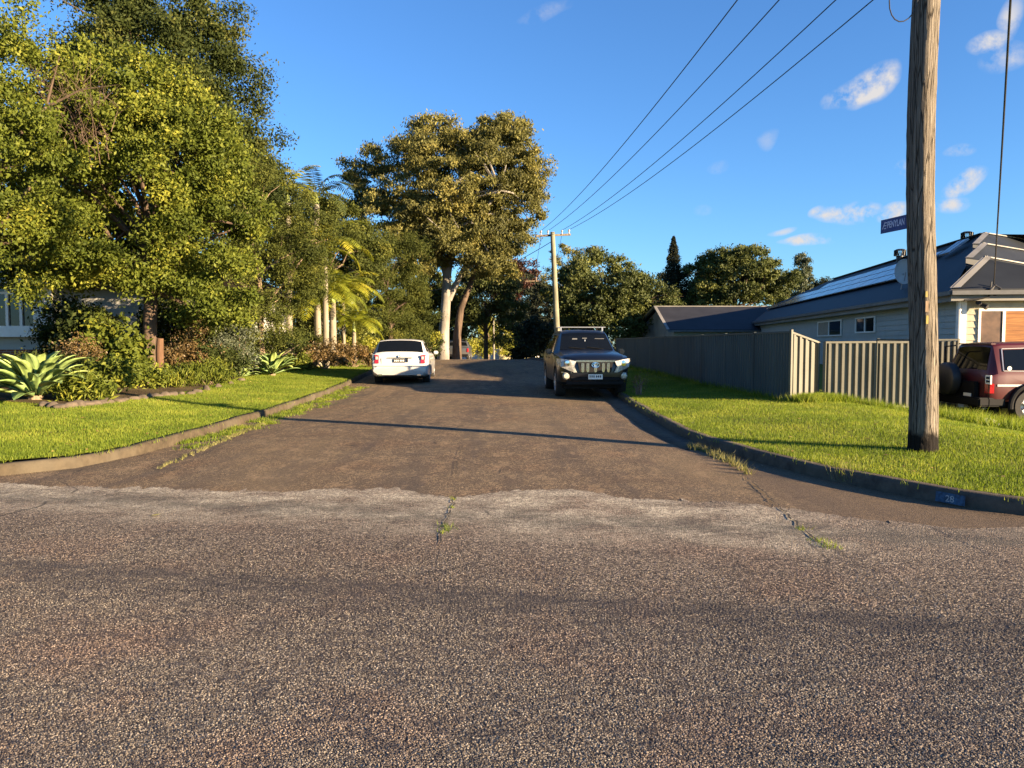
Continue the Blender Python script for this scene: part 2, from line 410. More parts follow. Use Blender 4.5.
# verges
kl_back = off_edge(kl, .14); kr_back = off_edge(kr, -.14)
pl = [tuple(p) for p in kl_back] + [(-40,110),(-60,80)]
vl = region('grass_verge_left', pl, ZL, .7, M['lawn']); tag(vl, 'mown grass verge left of the side street', None, None, 'structure')
pr = [tuple(p) for p in kr_back] + [(40,110),(60,60)]
vr = region('grass_verge_right', pr, ZR, .7, M['lawn']); tag(vr, 'mown grass verge right of the side street', None, None, 'structure')

# kerbs: rounded section swept along the polylines
def sweep(name, pts, prof, mat, label, side):
    V = []; F = []; n = len(prof)
    for i, p in enumerate(pts):
        t = (pts[min(i+1, len(pts)-1)]-pts[max(i-1, 0)]).normalized(); nn = Vector((-t.y, t.x))*side
        wob = .006*math.sin(i*.9)+.004*math.sin(i*2.3)
        for (o, z) in prof: q = p+nn*(o+wob); V.append((q.x, q.y, RZ(p.y)+z+(wob if z > .05 else 0)))
    for i in range(len(pts)-1):
        for k in range(n-1):
            F.append([i*n+k, i*n+k+1, (i+1)*n+k+1, (i+1)*n+k])
    o = raw_mesh(name, V, F, mat, smooth=True); return tag(o, label, None, None, 'structure')
sweep('kerb_left', kl, [(0,-.05),(.012,.09),(.028,.122),(.05,.132),(.15,.132),(.16,-.05)], M['kerb'], 'worn pale concrete kerb edging the left lawn', 1)
sweep('kerb_right', kr, [(0,-.05),(.012,.09),(.028,.122),(.05,.132),(.15,.132),(.16,-.05)], M['kerb_shade'], 'concrete kerb edging the right verge, shade of its face put into the colour', -1)
krs = [p for p in kr if p.y > 10.3 and p.x < 3.5]
sweep('gutter_right', krs, [(.0,.010),(-.12,.004),(-.40,.012),(-.41,-.03)], M['kerb_shade'], 'dark concrete gutter strip beside the right kerb', -1)

# side street sheet (between kerbs), cross street sheet on top of it at the mouth
V = []; F = []; ys = list(np.arange(5.6, 60, .5))+list(np.arange(60, 111, 4)); nx = 16
def xat(A, y):
    a = A[np.argsort(A[:, 1])]; return float(np.interp(y, a[:, 1], a[:, 0]))
KLs = KLa[(KLa[:,1] > 9.4) & (KLa[:,0] > -12)]; KRs = KRa[(KRa[:,1] > 6.4) & (KRa[:,0] < 8)]
for y in ys:
    xl = xat(KLs, y)-.06 if y > 9.4 else -5.2-(9.4-y)*1.5; xr = xat(KRs, y)+.06 if y > 6.6 else 4.4+(6.6-y)*2
    for k in range(nx+1):
        t = k/nx; V.append((xl+(xr-xl)*t, y, RZ(y)+.03*math.sin(t*math.pi)*sm((y-7)/5) - .004))
for j in range(len(ys)-1):
    for k in range(nx):
        a = j*(nx+1)+k; F.append([a, a+1, a+nx+2, a+nx+1])
o = raw_mesh('side_street', V, F, M['asph_old'], smooth=True); tag(o, 'brown patched asphalt side street running away to the crest', None, None, 'structure')
V = []; F = []; rnd = random.Random(5)
xs = list(np.arange(-60, -8, 2.))+list(np.arange(-8, 7, .03))+list(np.arange(7, 61, 2.))
w1 = w2 = 0
for x in xs:
    w1 = w1*.9+rnd.uniform(-.04, .04); w2 = rnd.uniform(-.03, .03)+(rnd.uniform(-.12,.12) if rnd.random() < .08 else 0)
    seam = PZ(512, 495, 0).y - .195*x + .0
    seam = float(np.interp(x, [-60,-8,-5.6,-2.4,-1.2,-.6,.4,1.1,2.2,2.9,3.6,5.,60], [19.1,8.99,8.10,7.70,7.75,7.50,7.75,7.45,7.12,6.5,6.1,6.25,-4.2]))
    if -5.7 < x < 3.4: seam += w1+w2+.05*math.sin(x*3.1)+.03*math.sin(x*9.7+1)
    for t in (0, .25, .5, .75, 1.0): V.append((x, -9-.195*x+(seam+9+.195*x)*t, .004 if t < 1 or not -5.7 < x < 3.4 else .001))
for j in range(len(xs)-1):
    for k in range(4):
        a = j*5+k; F.append([a, a+5, a+6, a+1])
o = raw_mesh('cross_street', V, F, M['asph']); tag(o, 'coarse weathered asphalt cross street in the foreground', None, None, 'structure')

# seams and cracks in the old asphalt (thin sunken-looking tar lines, real strips 3 mm proud)
M['crack'] = plain('dark_crack', (.018,.015,.013), .95, var=.3, scale=20)
def crack(pxs, w, label, z=0, seed=1, jit=.022):
    rnd = random.Random(seed); P_ = [PZ(x, y, z) for x, y in pxs]; pts = []
    for a, b in zip(P_, P_[1:]):
        k = max(2, int((b-a).length/.06))
        for j in range(k): pts.append(a.lerp(b, j/k)+Vector((rnd.uniform(-jit, jit), rnd.uniform(-jit, jit), 0)))
    pts.append(P_[-1]); V = []; F = []
    for i, p in enumerate(pts):
        t = (pts[min(i+1, len(pts)-1)]-pts[max(0, i-1)]).normalized(); n = Vector((-t.y, t.x, 0))*w*.5*rnd.uniform(.25, 1.3)*min(1, .2+i/4, .2+(len(pts)-1-i)/4)
        zz = .0085 + RZ(p.y) + (.03*math.sin(max(0,min(1,(p.x+5)/7.8))*math.pi)*sm((p.y-7)/5) if p.y > 7.9 else 0)
        V += [(p.x-n.x, p.y-n.y, zz), (p.x+n.x, p.y+n.y, zz)]
    for i in range(len(pts)-1): F.append([2*i, 2*i+1, 2*i+3, 2*i+2])
    o = raw_mesh('pavement_crack', V, F, M['crack']); return tag(o, label, None, None, 'structure')
crack([(463,446),(457,462),(455,478)], .012, 'old lengthwise joint in the side street', seed=2)
crack([(456,497),(450,510),(444,526),(440,538),(437,548)], .013, 'short crack with weeds at the middle of the street mouth', seed=3)
crack([(742,474),(765,494),(795,522),(812,537),(832,549)], .018, 'old gutter seam running across the right apron', seed=4, jit=.02)
crack([(832,549),(868,566),(905,585),(960,604)], .008, 'fine crack continuing over the cross street at right', seed=5, jit=.03)
crack([(262,425),(225,445),(190,462),(157,478)], .010, 'old gutter seam across the left apron', seed=6)
crack([(186,525),(170,533),(142,542)], .010, 'hairline crack in the cross street at left', seed=7)
crack([(185,565),(190,580)], .008, 'tiny hairline crack in the left foreground', seed=8)
crack([(622,430),(640,444)], .008, 'hairline crack near the right gutter', seed=9)

# real stone chips standing proud of the cross street seal in the foreground
def chips():
    m = Mt('stone_chip', (.2,.17,.14), .8, 0, .3)
    at = m.N('ShaderNodeAttribute', attribute_name='tint')
    c = m.ramp(at.outputs['Fac'], [(.0, (.030,.026,.026)), (.3, (.050,.042,.035)), (.5, (.14,.116,.087)), (.8, (.245,.205,.155)), (1., (.42,.37,.285))])
    g = m.co((1,1,1), (0,0,R(11))); X, Y, _ = m.sep(g)
    pink = m.noise(1.1, m.co((1,1,1), (0,0,0), (7,3,1)), 3)
    c = m.mix(m.rng(pink, .52, .7, 0, .5), c, (1.12,.84,.78), 'MULTIPLY')
    wob = m.math('MULTIPLY', m.math('SUBTRACT', m.noise(1.3, None, 5, .7), .5), .28)
    dk = m.math('MULTIPLY', m.rng(m.math('ADD', Y, wob), 4.55, 4.42), m.rng(Y, 3.9, 4.4, .1, 1))
    dk = m.math('MULTIPLY', dk, m.rng(m.noise(2.6, m.co((1,3,1), (0,0,R(11))), 6, .7), .36, .56))
    c = m.mix(m.math('MULTIPLY', dk, .75), c, (.045,.040,.040))
    d2 = m.rng(m.noise(5, m.co((1,2.2,1)), 7, .8), .51, .59); c = m.mix(m.math('MULTIPLY', d2, .7), c, (.035,.032,.036))
    m.col(c); return m.m
rs = np.random.RandomState(17); nch = 460000
yy = 2.3+4.6*rs.random(nch)**1.35; xx = (rs.random(nch)*2-1)*yy*.74
k_ = (yy < 3.9+1.9*rs.random(nch)**1.5-.195*xx); xx, yy = xx[k_], yy[k_]; nch = len(xx)
rr = .0024+.0028*rs.random(nch); a0 = rs.random(nch)*6.28; hh = rr*(.3+.7*rs.random(nch)); v = np.empty((nch, 6, 3))
for j in range(5):
    q = rr*(.75+.5*rs.random(nch)); v[:, j, 0] = xx+q*np.cos(a0+j*1.2566); v[:, j, 1] = yy+q*np.sin(a0+j*1.2566); v[:, j, 2] = .0045
v[:, 5, 0] = xx+rr*.4*rs.normal(size=nch)*.6; v[:, 5, 1] = yy+rr*.4*rs.normal(size=nch)*.6; v[:, 5, 2] = .0045+hh
b_ = (np.arange(nch)*6)[:, None, None]; tri = np.array([[0,1,5],[1,2,5],[2,3,5],[3,4,5],[4,0,5]])[None]
o = raw_mesh('stone_chips', v.reshape(-1,3), (b_+tri).reshape(-1,3), chips(), tint=np.repeat(rs.random(nch), 6)); tag(o, 'coarse stone chips of the cross street seal', 'stone chips', None, 'stuff')

# ------------------------------------------------------------------ leaves, crowns, trees
def leaf_quads(C, size, rs, droop=.3, asp=.45, flat=None, tint=None, jit=.35):
    n = len(C)
    a = rs.normal(size=(n, 3)); a[:, 2] -= droop*1.5; a /= np.linalg.norm(a, axis=1)[:, None]
    b = rs.normal(size=(n, 3)); 
    if flat is not None: b = b*1 ; 
    b = b-(b*a).sum(1)[:, None]*a; b /= np.linalg.norm(b, axis=1)[:, None]+1e-9
    nn = np.cross(a, b)
    s = size*(1+jit*(rs.random(n)*2-1)); s = s[:, None]
    v = np.empty((n, 4, 3)); v[:, 0] = C - a*s*.5; v[:, 1] = C + b*s*asp*.5 + nn*s*.06; v[:, 2] = C + a*s*.5; v[:, 3] = C - b*s*asp*.5 + nn*s*.06
    F = np.arange(n*4).reshape(n, 4)
    t = np.repeat(rs.random(n) if tint is None else tint, 4)
    return v.reshape(-1, 3), F, t

def clumps(rs, c, r, n, shell=.55, lob=.25, cutz=None):
    d = rs.normal(size=(n*3, 3)); d /= np.linalg.norm(d, axis=1)[:, None]
    d = d[d[:, 2] > -.75][:n]; n = len(d)
    ph = rs.random(6)*6.28
    lobe = 1+lob*np.sin(3*np.arctan2(d[:,1], d[:,0])+ph[0])*np.cos(2*d[:,2]*3+ph[1])+lob*.5*np.sin(7*d[:,0]+ph[2])*np.sin(6*d[:,2]+ph[3])
    rad = (shell+(1-shell)*rs.random(n)**.6)*lobe
    return np.array(c)+d*rad[:, None]*np.array(r)

def crown_mesh(name, parent, mat, rs, cl, nleaf, cr, size, droop=.3, asp=.45, flat=.7, org=(0,0,0)):
    k = len(cl); w = rs.random(k)+.4; idx = rs.choice(k, nleaf, p=w/w.sum())
    rr = cr*(.55+.75*rs.random(k))
    d = rs.normal(size=(nleaf, 3)); d /= np.linalg.norm(d, axis=1)[:, None]
    rad = rr[idx]*np.abs(rs.normal(.62, .30, nleaf))
    C = cl[idx]+d*rad[:, None]*np.array([1, 1, flat])
    ctint = rs.random(k)
    t = np.clip(.45*ctint[idx]+.55*rs.random(nleaf), 0, 1)
    v, F, tt = leaf_quads(C-np.array(org), size, rs, droop, asp, tint=t)
    return raw_mesh(name, v, F, mat, parent, tint=tt)

def limbs(mb, rs, base, top, r0, targets, n_tw=12, fork=.45, wig=.15):
    base = Vector(base); top = Vector(top)
    pts = [base.lerp(top, t)+Vector((rs.normal()*wig*r0*2*t, rs.normal()*wig*r0*2*t, 0)) for t in (0, .04, .25, .5, .75, 1)]
    mb.tube(pts, [r0*1.35, r0*1.05, r0*.92, r0*.85, r0*.75, r0*.6], 10)
    for i, tg in enumerate(targets[:n_tw]):
        tg = Vector(tg); t0 = fork+(1-fork)*rs.random(); s = base.lerp(top, t0)
        l = (tg-s).length; r1 = r0*(.5-.2*rs.random())
        m1 = s.lerp(tg, .3)+Vector((rs.normal()*.06*l, rs.normal()*.06*l, .05*l)); m2 = s.lerp(tg, .65)+Vector((rs.normal()*.07*l, rs.normal()*.07*l, .05*l))
        mb.tube([s, m1, m2, tg], [r1, r1*.7, r1*.45, r1*.12], 6)
        for j in range(2):
            q = m2 if j else m1; e = q+Vector((rs.normal(), rs.normal(), rs.random()+.2))*l*.22
            mb.tube([q, q.lerp(e, .5)+Vector((0, 0, .03*l)), e], [r1*.4, r1*.25, r1*.06], 5)

def tree(name, label, base, c, r, seed, ncl, nleaf, cr, size, lm, bm, r0=.18, droop=.3, asp=.45, shell=.5, lob=.25, cat='tree', group=None, extra=None, n_tw=12, flat=.7, trunk_top=None, fork=.45):
    rs = np.random.RandomState(seed)
    root = empty(name, base, 0, label, cat, group)
    cl = clumps(rs, c, r, ncl, shell, lob)
    if extra is not None:
        for (c2, r2, n2) in extra: cl = np.vstack([cl, clumps(rs, c2, r2, n2, shell, lob)])
    mb = MB(); b = Vector(base)
    top = Vector(trunk_top) if trunk_top else Vector((c[0]*.6+b.x*.4, c[1]*.6+b.y*.4, c[2]-r[2]*.15))
    sel = cl[rs.permutation(len(cl))]
    limbs(mb, rs, b-Vector((0,0,.1)), top, r0, sel, n_tw, fork)
    mb.v = [v-b for v in mb.v]
    mb.build('trunk', bm, root, smooth=True)
    crown_mesh('crown', root, lm, rs, cl, nleaf, cr, size, droop, asp, flat, tuple(b))
    return root
# ------------------------------------------------------------------ fences
def fence_mat():
    m = Mt('fence_sheet_steel', (.30,.27,.21), .5, 0, .35)
    n = m.noise(2, m.co((1,1,.4)), 5); n2 = m.noise(30, None, 3)
    c = m.mix(m.rng(n, .35, .7), (.085,.083,.064), (.135,.13,.10)); c = m.mix(m.rng(n2, .52, .75, 0, .5), c, (.06,.057,.043)); m.col(c); return m.m
M['fence'] = fence_mat()
def fence_shaded_mat():  # darker, bluer copy of the fence steel; roadside shade put into its colour
    m = Mt('shaded_fence_sheet_steel', (.075,.085,.085), .5, 0, .35)
    n = m.noise(1.5, m.co((1,1,.3)), 5)
    m.col(m.mix(m.rng(n, .35, .7), (.045,.062,.066), (.075,.095,.095))); return m.m
M['fence_shaded'] = fence_shaded_mat()
def panel(root, a, b, za0, za1, zb0, zb1, mat, pitch=.15, depth=.038, side=1):
    """trapezoid-ribbed steel sheet from plan point a to b"""
    a = Vector(a); b = Vector(b); t = (b-a); Ln = t.length; t.normalize(); n = Vector((t.y, -t.x))*side
    V = []; F = []; s = 0; k = 0; sts = []
    while s < Ln:
        for (ds, o) in ((0, 0), (.45, 0), (.55, 1), (.9, 1), (1., 0)):
            q = s+ds*pitch
            if q <= Ln and ds < 1: sts.append((q, o*depth))
        s += pitch
    sts.append((Ln, 0))
    for (q, o) in sts:
        p = a+t*q+n*(o-depth/2); f = q/Ln
        V.append((p.x, p.y, za0+(zb0-za0)*f+.04)); V.append((p.x, p.y, za1+(zb1-za1)*f-.02))
    for i in range(len(sts)-1): F.append([2*i, 2*i+2, 2*i+3, 2*i+1])
    o = raw_mesh('sheet_panel', V, F, mat, root)
    md = o.modifiers.new('t', 'SOLIDIFY'); md.thickness = .004
    return o
def rail(root, a, b, za, zb, mat):
    mb = MB(); mb.bar((a[0], a[1], za), (b[0], b[1], zb), .06, .045); return mb.build('rail', mat, root, bevel=.004)
def post(root, p, z0, z1, mat, rz=0):
    mb = MB(); mb.box((p[0], p[1], (z0+z1)/2), (.06, .06, z1-z0), rz); mb.box((p[0], p[1], z1+.006), (.068, .068, .012), rz)
    return mb.build('post', mat, root, bevel=.003)
P0 = Vector((6.10, 16.9)); P1 = Vector((6.90, 17.35)); Pk = Vector((8.18, 17.29)); P3 = Vector((9.24, 17.28))
FE = Vector((4.72, 34.7))
f1 = empty('metal_fence', (0,0,0), 0, 'long dark ribbed steel fence running along the right verge', 'fence')
npan = 9; ang = math.atan2((FE-P0).y, (FE-P0).x)
for i in range(npan):
    a = P0.lerp(FE, i/npan); b = P0.lerp(FE, (i+1)/npan)
    za = ZR(a.x, a.y)-.02; zb = ZR(b.x, b.y)-.02; ta = 1.72-.085*i/npan; tb = 1.72-.085*(i+1)/npan
    panel(f1, a, b, za, ta, zb, tb, M['fence_shaded'], .15, .03, -1)
    rail(f1, a, b, ta, tb, M['fence_shaded']); post(f1, b, zb-.1, tb+.02, M['fence_shaded'], ang)
f1b = empty('metal_fence', (0,0,0), 0, 'sunlit beige ribbed steel fence turning toward the house', 'fence')
post(f1b, P0+Vector((.02,-.02)), -.05, 1.76, M['fence'], .5)
panel(f1b, P0, P1, .22, 1.72, .20, 1.47, M['fence'], .19, .045, 1)
rail(f1b, P0, P1, 1.72, 1.49, M['fence']); rail(f1b, P0, P1, .2, .18, M['fence'])
post(f1b, P1, -.05, 1.49, M['fence'], .5); post(f1b, P1+Vector((.12,-.08)), -.05, 1.49, M['fence'], -.6)
for (a, b, za, zb) in ((P1+Vector((.12,-.08)), Pk, .14, .06), (Pk, P3, .06, .0)):
    panel(f1b, a, b, za, 1.49, zb, 1.50, M['fence'], .152, .045, 1)
    rail(f1b, a, b, 1.49, 1.50, M['fence']); rail(f1b, a, b, za+.02, zb+.02, M['fence']); post(f1b, b, -.2, 1.51, M['fence'], -.6)

B1_, B2_, B3_ = P3+Vector((.03,.06)), Vector((9.6, 20.2)), Vector((11.62, 20.05))
f1c = empty('metal_fence', (0,0,0), 0, 'short ribbed fence piece returning to the house corner behind the timber pole', 'fence')
for a, b in ((B1_, B2_), (B2_, B3_)):
    panel(f1c, a, b, -.3, 1.52, -.3, 1.54, M['fence'], .152, .045, 1); rail(f1c, a, b, 1.54, 1.56, M['fence']); post(f1c, b, -.5, 1.58, M['fence'], 0)

# ------------------------------------------------------------------ main house on the right
def board_mat(name, col, pitch=.17, rough=.55, axis=2):
    m = Mt(name, col, rough, 0, .3)
    z = m.sep()[axis]
    fr = m.math('FRACT', m.math('DIVIDE', z, pitch))
    n = m.noise(1.2, m.co((1,1,3)), 5); n2 = m.noise(6, m.co((1,1,.25)), 4, .6)
    c = m.mix(m.rng(n, .3, .7), tuple(x*.88 for x in col), col)
    c = m.mix(m.rng(n2, .55, .72, 0, .35), c, tuple(x*.6 for x in col))
    m.col(c); return m.m
M['board'] = board_mat('cream_weatherboard', (.42,.39,.28)); M['board_side'] = board_mat('weatherboard', (.38,.39,.36))
M['white'] = plain('white_paint', (.76,.74,.68), .5, var=.08)
M['steel_roof'] = None
def roof_mat(name, col, metal=.0, rough=.42):
    m = Mt(name, col, rough, metal, .25)
    n = m.noise(.8, None, 4); m.col(m.mix(m.rng(n, .35, .7), tuple(x*.8 for x in col), tuple(x*1.2 for x in col))); return m.m
M['roof'] = roof_mat('dark_roof_steel', (.014,.017,.021), 0, .6); M['roof_grey'] = roof_mat('grey_roof_steel', (.024,.025,.030), 0, .65)
M['flash'] = roof_mat('ridge_capping_steel', (.22,.21,.19), 0, .5)
M['glass'] = plain('window_glass', (.012,.016,.02), .06, 0, .8, var=.1)
M['gutter'] = plain('gutter_steel', (.10,.10,.10), .45)
M['solar'] = plain('solar_glass', (.02,.035,.09), .16, .0, .7, var=.1)
M['alu'] = plain('aluminium', (.40,.40,.41), .45, .6, var=.08)
M['black'] = plain('black_plastic', (.018,.018,.02), .5)

ea = 2.83
C0 = Vector((11.4, 20.0)); g = Vector((.146, .989)); f = Vector((.989, -.146))
LEN = 47.5
def at(o, w, z): p = C0+g*o+f*w; return Vector((p.x, p.y, z))     # o = back along the side, w = across the front
house = empty('weatherboard_house', (C0.x, C0.y, -.4), 0, 'cream weatherboard house with dark steel roof and solar panels behind the right fence', 'house')
hb = Vector((C0.x, C0.y, -.4))
def hbuild(mb, name, mat, **k):
    mb.v = [v-hb for v in mb.v]; return mb.build(name, mat, k.pop('parent', house), **k)
inset = .35
def boards(a, b, z0, z1, n, pitch, mat, name='wall', parent=None, origin=None):
    """lapped weatherboards: each board leans out at its lower edge"""
    mb = MB(); a = Vector(a); b = Vector(b); n = Vector(n); z = z0
    while z < z1-.001:
        zt = min(z1, z+pitch)
        mb.add([(a.x+n.x*.02, a.y+n.y*.02, z), (b.x+n.x*.02, b.y+n.y*.02, z), (b.x, b.y, zt), (a.x, a.y, zt), (a.x, a.y, z), (b.x, b.y, z)], [[0,1,2,3],[4,5,1,0]])
        z = zt
    org = hb if origin is None else origin
    mb.v = [v-org for v in mb.v]; return mb.build(name, mat, parent or house)
wa = C0+g*inset+f*inset
boards(wa+g*(LEN-1), wa, -.5, ea+.02, -f, .17, M['board_side'])
boards(wa, wa+f*9, -.5, ea+.02, -g, .17, M['board'])
mb = MB(); q = wa+f*9; q2 = wa+f*9+g*(LEN-1); q3 = wa+g*(LEN-1)
mb.add([(q.x,q.y,-.5),(q2.x,q2.y,-.5),(q2.x,q2.y,ea),(q.x,q.y,ea)], [[0,1,2,3]]); mb.add([(q2.x,q2.y,-.5),(q3.x,q3.y,-.5),(q3.x,q3.y,ea),(q2.x,q2.y,ea)], [[0,1,2,3]])
hbuild(mb, 'wall', M['board_side'])
# roof
B3 = PZ(984, 234, 5.12); B4 = Vector((B3.x, B3.y, 5.12))+Vector((g.x, g.y, 0))*19.0; B3 = Vector((B3.x, B3.y, 5.12))
A0 = at(0, 0, ea); A1 = at(LEN, 0, ea)
E0 = at(0, 9.6, ea); E1 = at(LEN, 9.6, ea)
def onplane(px, py):      # pixel ray onto the side roof plane
    nrm = (A1-A0).cross(B3-A0).normalized(); o = Vector((0,0,CAMZ)); d = (P(px, py, 10)-o); t = (A0-o).dot(nrm)/d.dot(nrm); return o+d*t
nrmS = (A1-A0).cross(B3-A0).normalized()
if nrmS.z < 0: nrmS = -nrmS
mb = MB()
R3 = B3+Vector((.989,-.146,0))*.8
FARW = B4+Vector((f.x,f.y,0))*5.2-Vector((0,0,.3)); NEARW = B3+Vector((f.x,f.y,0))*6.5-Vector((0,0,.2))
mb.add([A0, A1, B4, B3], [[0,1,2,3]])
mb.add([A1, E1, FARW, B4], [[0,1,2,3]])
mb.add([B3, B4, FARW, NEARW], [[0,1,2,3]])
mb.add([NEARW, FARW, E1, E0], [[0,1,2,3]])
th = Vector((0,0,-.04)); mb.add([A0+th, A1+th, E1+th, E0+th], [[0,1,2,3]])
hbuild(mb, 'roof', M['roof'])
# three stepped front hips
rd = Vector((.783, .622, 0))
steps = [((951,289,20.0), (984,257.5,21.2), 0), ((966,258.5,21.6), (982,244,23.2), 1), ((973,244.5,23.6), (984,233.5,25.4), 2)]
caps = []
for (a_, b_, k) in steps:
    a = P(*a_); b = P(*b_)
    c = P(1024, (264.5, 251, 240)[k], (21.6, 24.2, 26.6)[k]); dv = (c-b); c2 = b+dv*2.6
    e = P(1024, (288.5, 266.5, 253)[k], (19.82, 22.4, 25.0)[k]); e2 = a+(e-a)*2.8
    mb = MB(); dn = Vector((0,0,-.45)) if k else Vector((0,0,-.03))
    mb.add([a, e2, c2, b, a+dn, e2+dn, c2+dn-Vector((0,0,.2)), b+dn], [[0,1,2,3],[7,6,5,4],[0,4,5,1],[1,5,6,2],[2,6,7,3],[3,7,4,0]])
    hbuild(mb, 'roof', M['roof'])
    w = .20 if k == 0 else .17
    mb = MB(); up = Vector((0,0,.03)); wd = Vector((f.x, f.y, 0))*w
    mb.add([a+up-wd*.15, a+up+wd*1.1, b+up+wd*1.1, b+up-wd*.1], [[0,1,2,3]])
    mb.add([a+up*2+wd*.4, a+up*2+wd*.55, b+up*2+wd*.55, b+up*2+wd*.4], [[0,1,2,3]])
    hbuild(mb, 'hip_capping', M['flash'])
    mb = MB(); mb.bar(b+up, c2+up, .07, .03); hbuild(mb, 'ridge_capping', M['flash'])
mb = MB(); mb.bar(B3+Vector((0,0,.03)), B4+Vector((0,0,.03)), .22, .03); hbuild(mb, 'ridge_capping', M['roof'])
# gutters, fascia
mb = MB(); mb.bar(A0+Vector((-.02,-.02,-.06)), A1+Vector((-.02,0,-.06)), .12, .11); mb.bar(A0+Vector((-.05,-.05,-.06)), at(-.03, 9.6, ea-.06), .12, .11); hbuild(mb, 'gutter', M['gutter'])
mb = MB(); mb.bar(A0+Vector((.05,.05,-.19)), A1+Vector((.05,0,-.19)), .03, .16); mb.bar(A0+Vector((0,.06,-.19)), at(.06, 9.6, ea-.19), .03, .15); hbuild(mb, 'fascia', M['flash'])
mb = MB(); mb.add([at(.07,.07,ea-.24), at(LEN-.1,.07,ea-.24), at(LEN-.1,.5,ea-.24), at(.07,.5,ea-.24)], [[0,1,2,3]]); mb.add([at(.07,.5,ea-.24), at(.5,.5,ea-.24), at(.5,9.3,ea-.24), at(.07,9.3,ea-.24)], [[0,1,2,3]])
hbuild(mb, 'soffit', M['white'])
mb = MB(); c_ = wa-f*.05-g*.05; mb.tube([(c_.x,c_.y,ea-.2),(c_.x,c_.y,-.5)], .045, 8); hbuild(mb, 'downpipe', M['white'], smooth=True)
mb = MB(); c_ = wa+f*.07-g*.03; mb.box((c_.x, c_.y, 1.15), (.12,.05,3.2), math.atan2(f.y, f.x)); c_ = wa-f*.03+g*.08; mb.box((c_.x, c_.y, 1.15), (.05,.13,3.2), math.atan2(f.y, f.x)); hbuild(mb, 'corner_board', M['white'])
# windows on the shaded side wall
def side_window(xl, xr, yt, yb, curt=None):
    # plan position on the wall line where x/d matches
    def tt(px):
        r = (px-512)/769; return (wa.x-wa.y*r)/(r*g.y-g.x)
    t0, t1 = tt(xl), tt(xr); tm = (t0+t1)/2; pm = wa+g*tm
    z1 = HZ(yt, pm.y); z0 = HZ(yb, pm.y)
    lo, hi = min(t0, t1), max(t0, t1)
    def wp(t, z, o): p = wa+g*t-f*o; return Vector((p.x, p.y, z))-hb
    root = house; mbf = MB()
    fw = .055; fl = .12
    for (a, b, c, d) in ((lo, hi, z0-fw, z0), (lo, hi, z1, z1+fw), (lo-fl, lo, z0-fw, z1+fw), (hi, hi+fl, z0-fw, z1+fw), ((lo+hi)/2-.05, (lo+hi)/2+.05, z0, z1)):
        mbf.add([wp(t, z, o) for o in (.02, .06) for (t, z) in ((a, c), (b, c), (b, d), (a, d))], [[0,1,2,3],[4,5,6,7],[0,1,5,4],[1,2,6,5],[2,3,7,6],[3,0,4,7]])
    wf = mbf.build('window', M['white'], root)
    mg = MB(); mg.add([wp(lo, z0, .035), wp(hi, z0, .035), wp(hi, z1, .035), wp(lo, z1, .035)], [[0,1,2,3]]); gl = mg.build('pane', M['glass'], wf)
    if curt:
        m2 = MB(); a, b = (lo+hi)/2+.05, hi
        m2.add([wp(a, z0, .038), wp(b, z0, .038), wp(b, z1, .038), wp(a, z1, .038)], [[0,1,2,3]]); m2.build('blind', curt, wf)
M['blind'] = plain('beige_blind', (.30,.24,.17), .7, scale=9)
side_window(818.5, 841, 322, 335, M['blind']); side_window(856.5, 874.5, 318.5, 331.5)
# front window with timber blind
def timber_slats():
    m = Mt('timber_slat_blind', (.42,.19,.06), .55, 0, .3)
    z = m.sep()[2]; fr = m.math('FRACT', m.math('DIVIDE', z, .11)); n = m.noise(2, m.co((1,1,12)), 5)
    c = m.mix(m.rng(n, .35, .65), (.22,.085,.025), (.36,.165,.05)); c = m.mix(m.rng(fr, .86, .97, 0, .8), c, (.10,.04,.015)); m.col(c); return m.m
M['slats'] = timber_slats()
def front_pt(px, z, o):    # on front wall line at pixel column
    r = (px-512)/769; w = (wa.y*r-wa.x)/(f.x-f.y*r); p = wa+f*w-g*o; return p, w
pL, wL = front_pt(979, 0, 0); wM = front_pt(1002, 0, 0)[1]; wR = wM+2.0; wE = wR+.8
zt = HZ(311.5, wa.y); zb_ = .75
def fw_(w, z, o): p = wa+f*w-g*o; return Vector((p.x, p.y, z))-hb
mf = MB()
for (a, b, c, d) in ((wL-.06, wE+.06, zt, zt+.07), (wL-.06, wE+.06, zb_-.07, zb_), (wL-.06, wL, zb_, zt), (wM-.035, wM+.035, zb_, zt), (wR-.035, wR+.035, zb_, zt), (wE, wE+.06, zb_, zt)):
    mf.add([fw_(w, z, o) for o in (.02, .045) for (w, z) in ((a, c), (b, c), (b, d), (a, d))], [[0,1,2,3],[4,5,6,7],[0,1,5,4],[1,2,6,5],[2,3,7,6],[3,0,4,7]])
wf = mf.build('window', M['white'], house)
m_ = MB(); m_.add([fw_(wM+.035, zb_, .03), fw_(wR-.035, zb_, .03), fw_(wR-.035, zt, .03), fw_(wM+.035, zt, .03)], [[0,1,2,3]]); m_.build('blind', M['slats'], wf)
m_ = MB(); m_.add([fw_(wL, zb_, .026), fw_(wM-.035, zb_, .026), fw_(wM-.035, zt, .026), fw_(wL, zt, .026)], [[0,1,2,3]]); m_.build('blind', plain('brown_blind', (.11,.062,.036), .5, scale=3, var=.5), wf, label='darker brown blind in the narrow left sash')
m_ = MB(); m_.add([fw_(wR+.035, zb_, .03), fw_(wE, zb_, .03), fw_(wE, zt, .03), fw_(wR+.035, zt, .03)], [[0,1,2,3]]); m_.build('pane', M['glass'], wf)
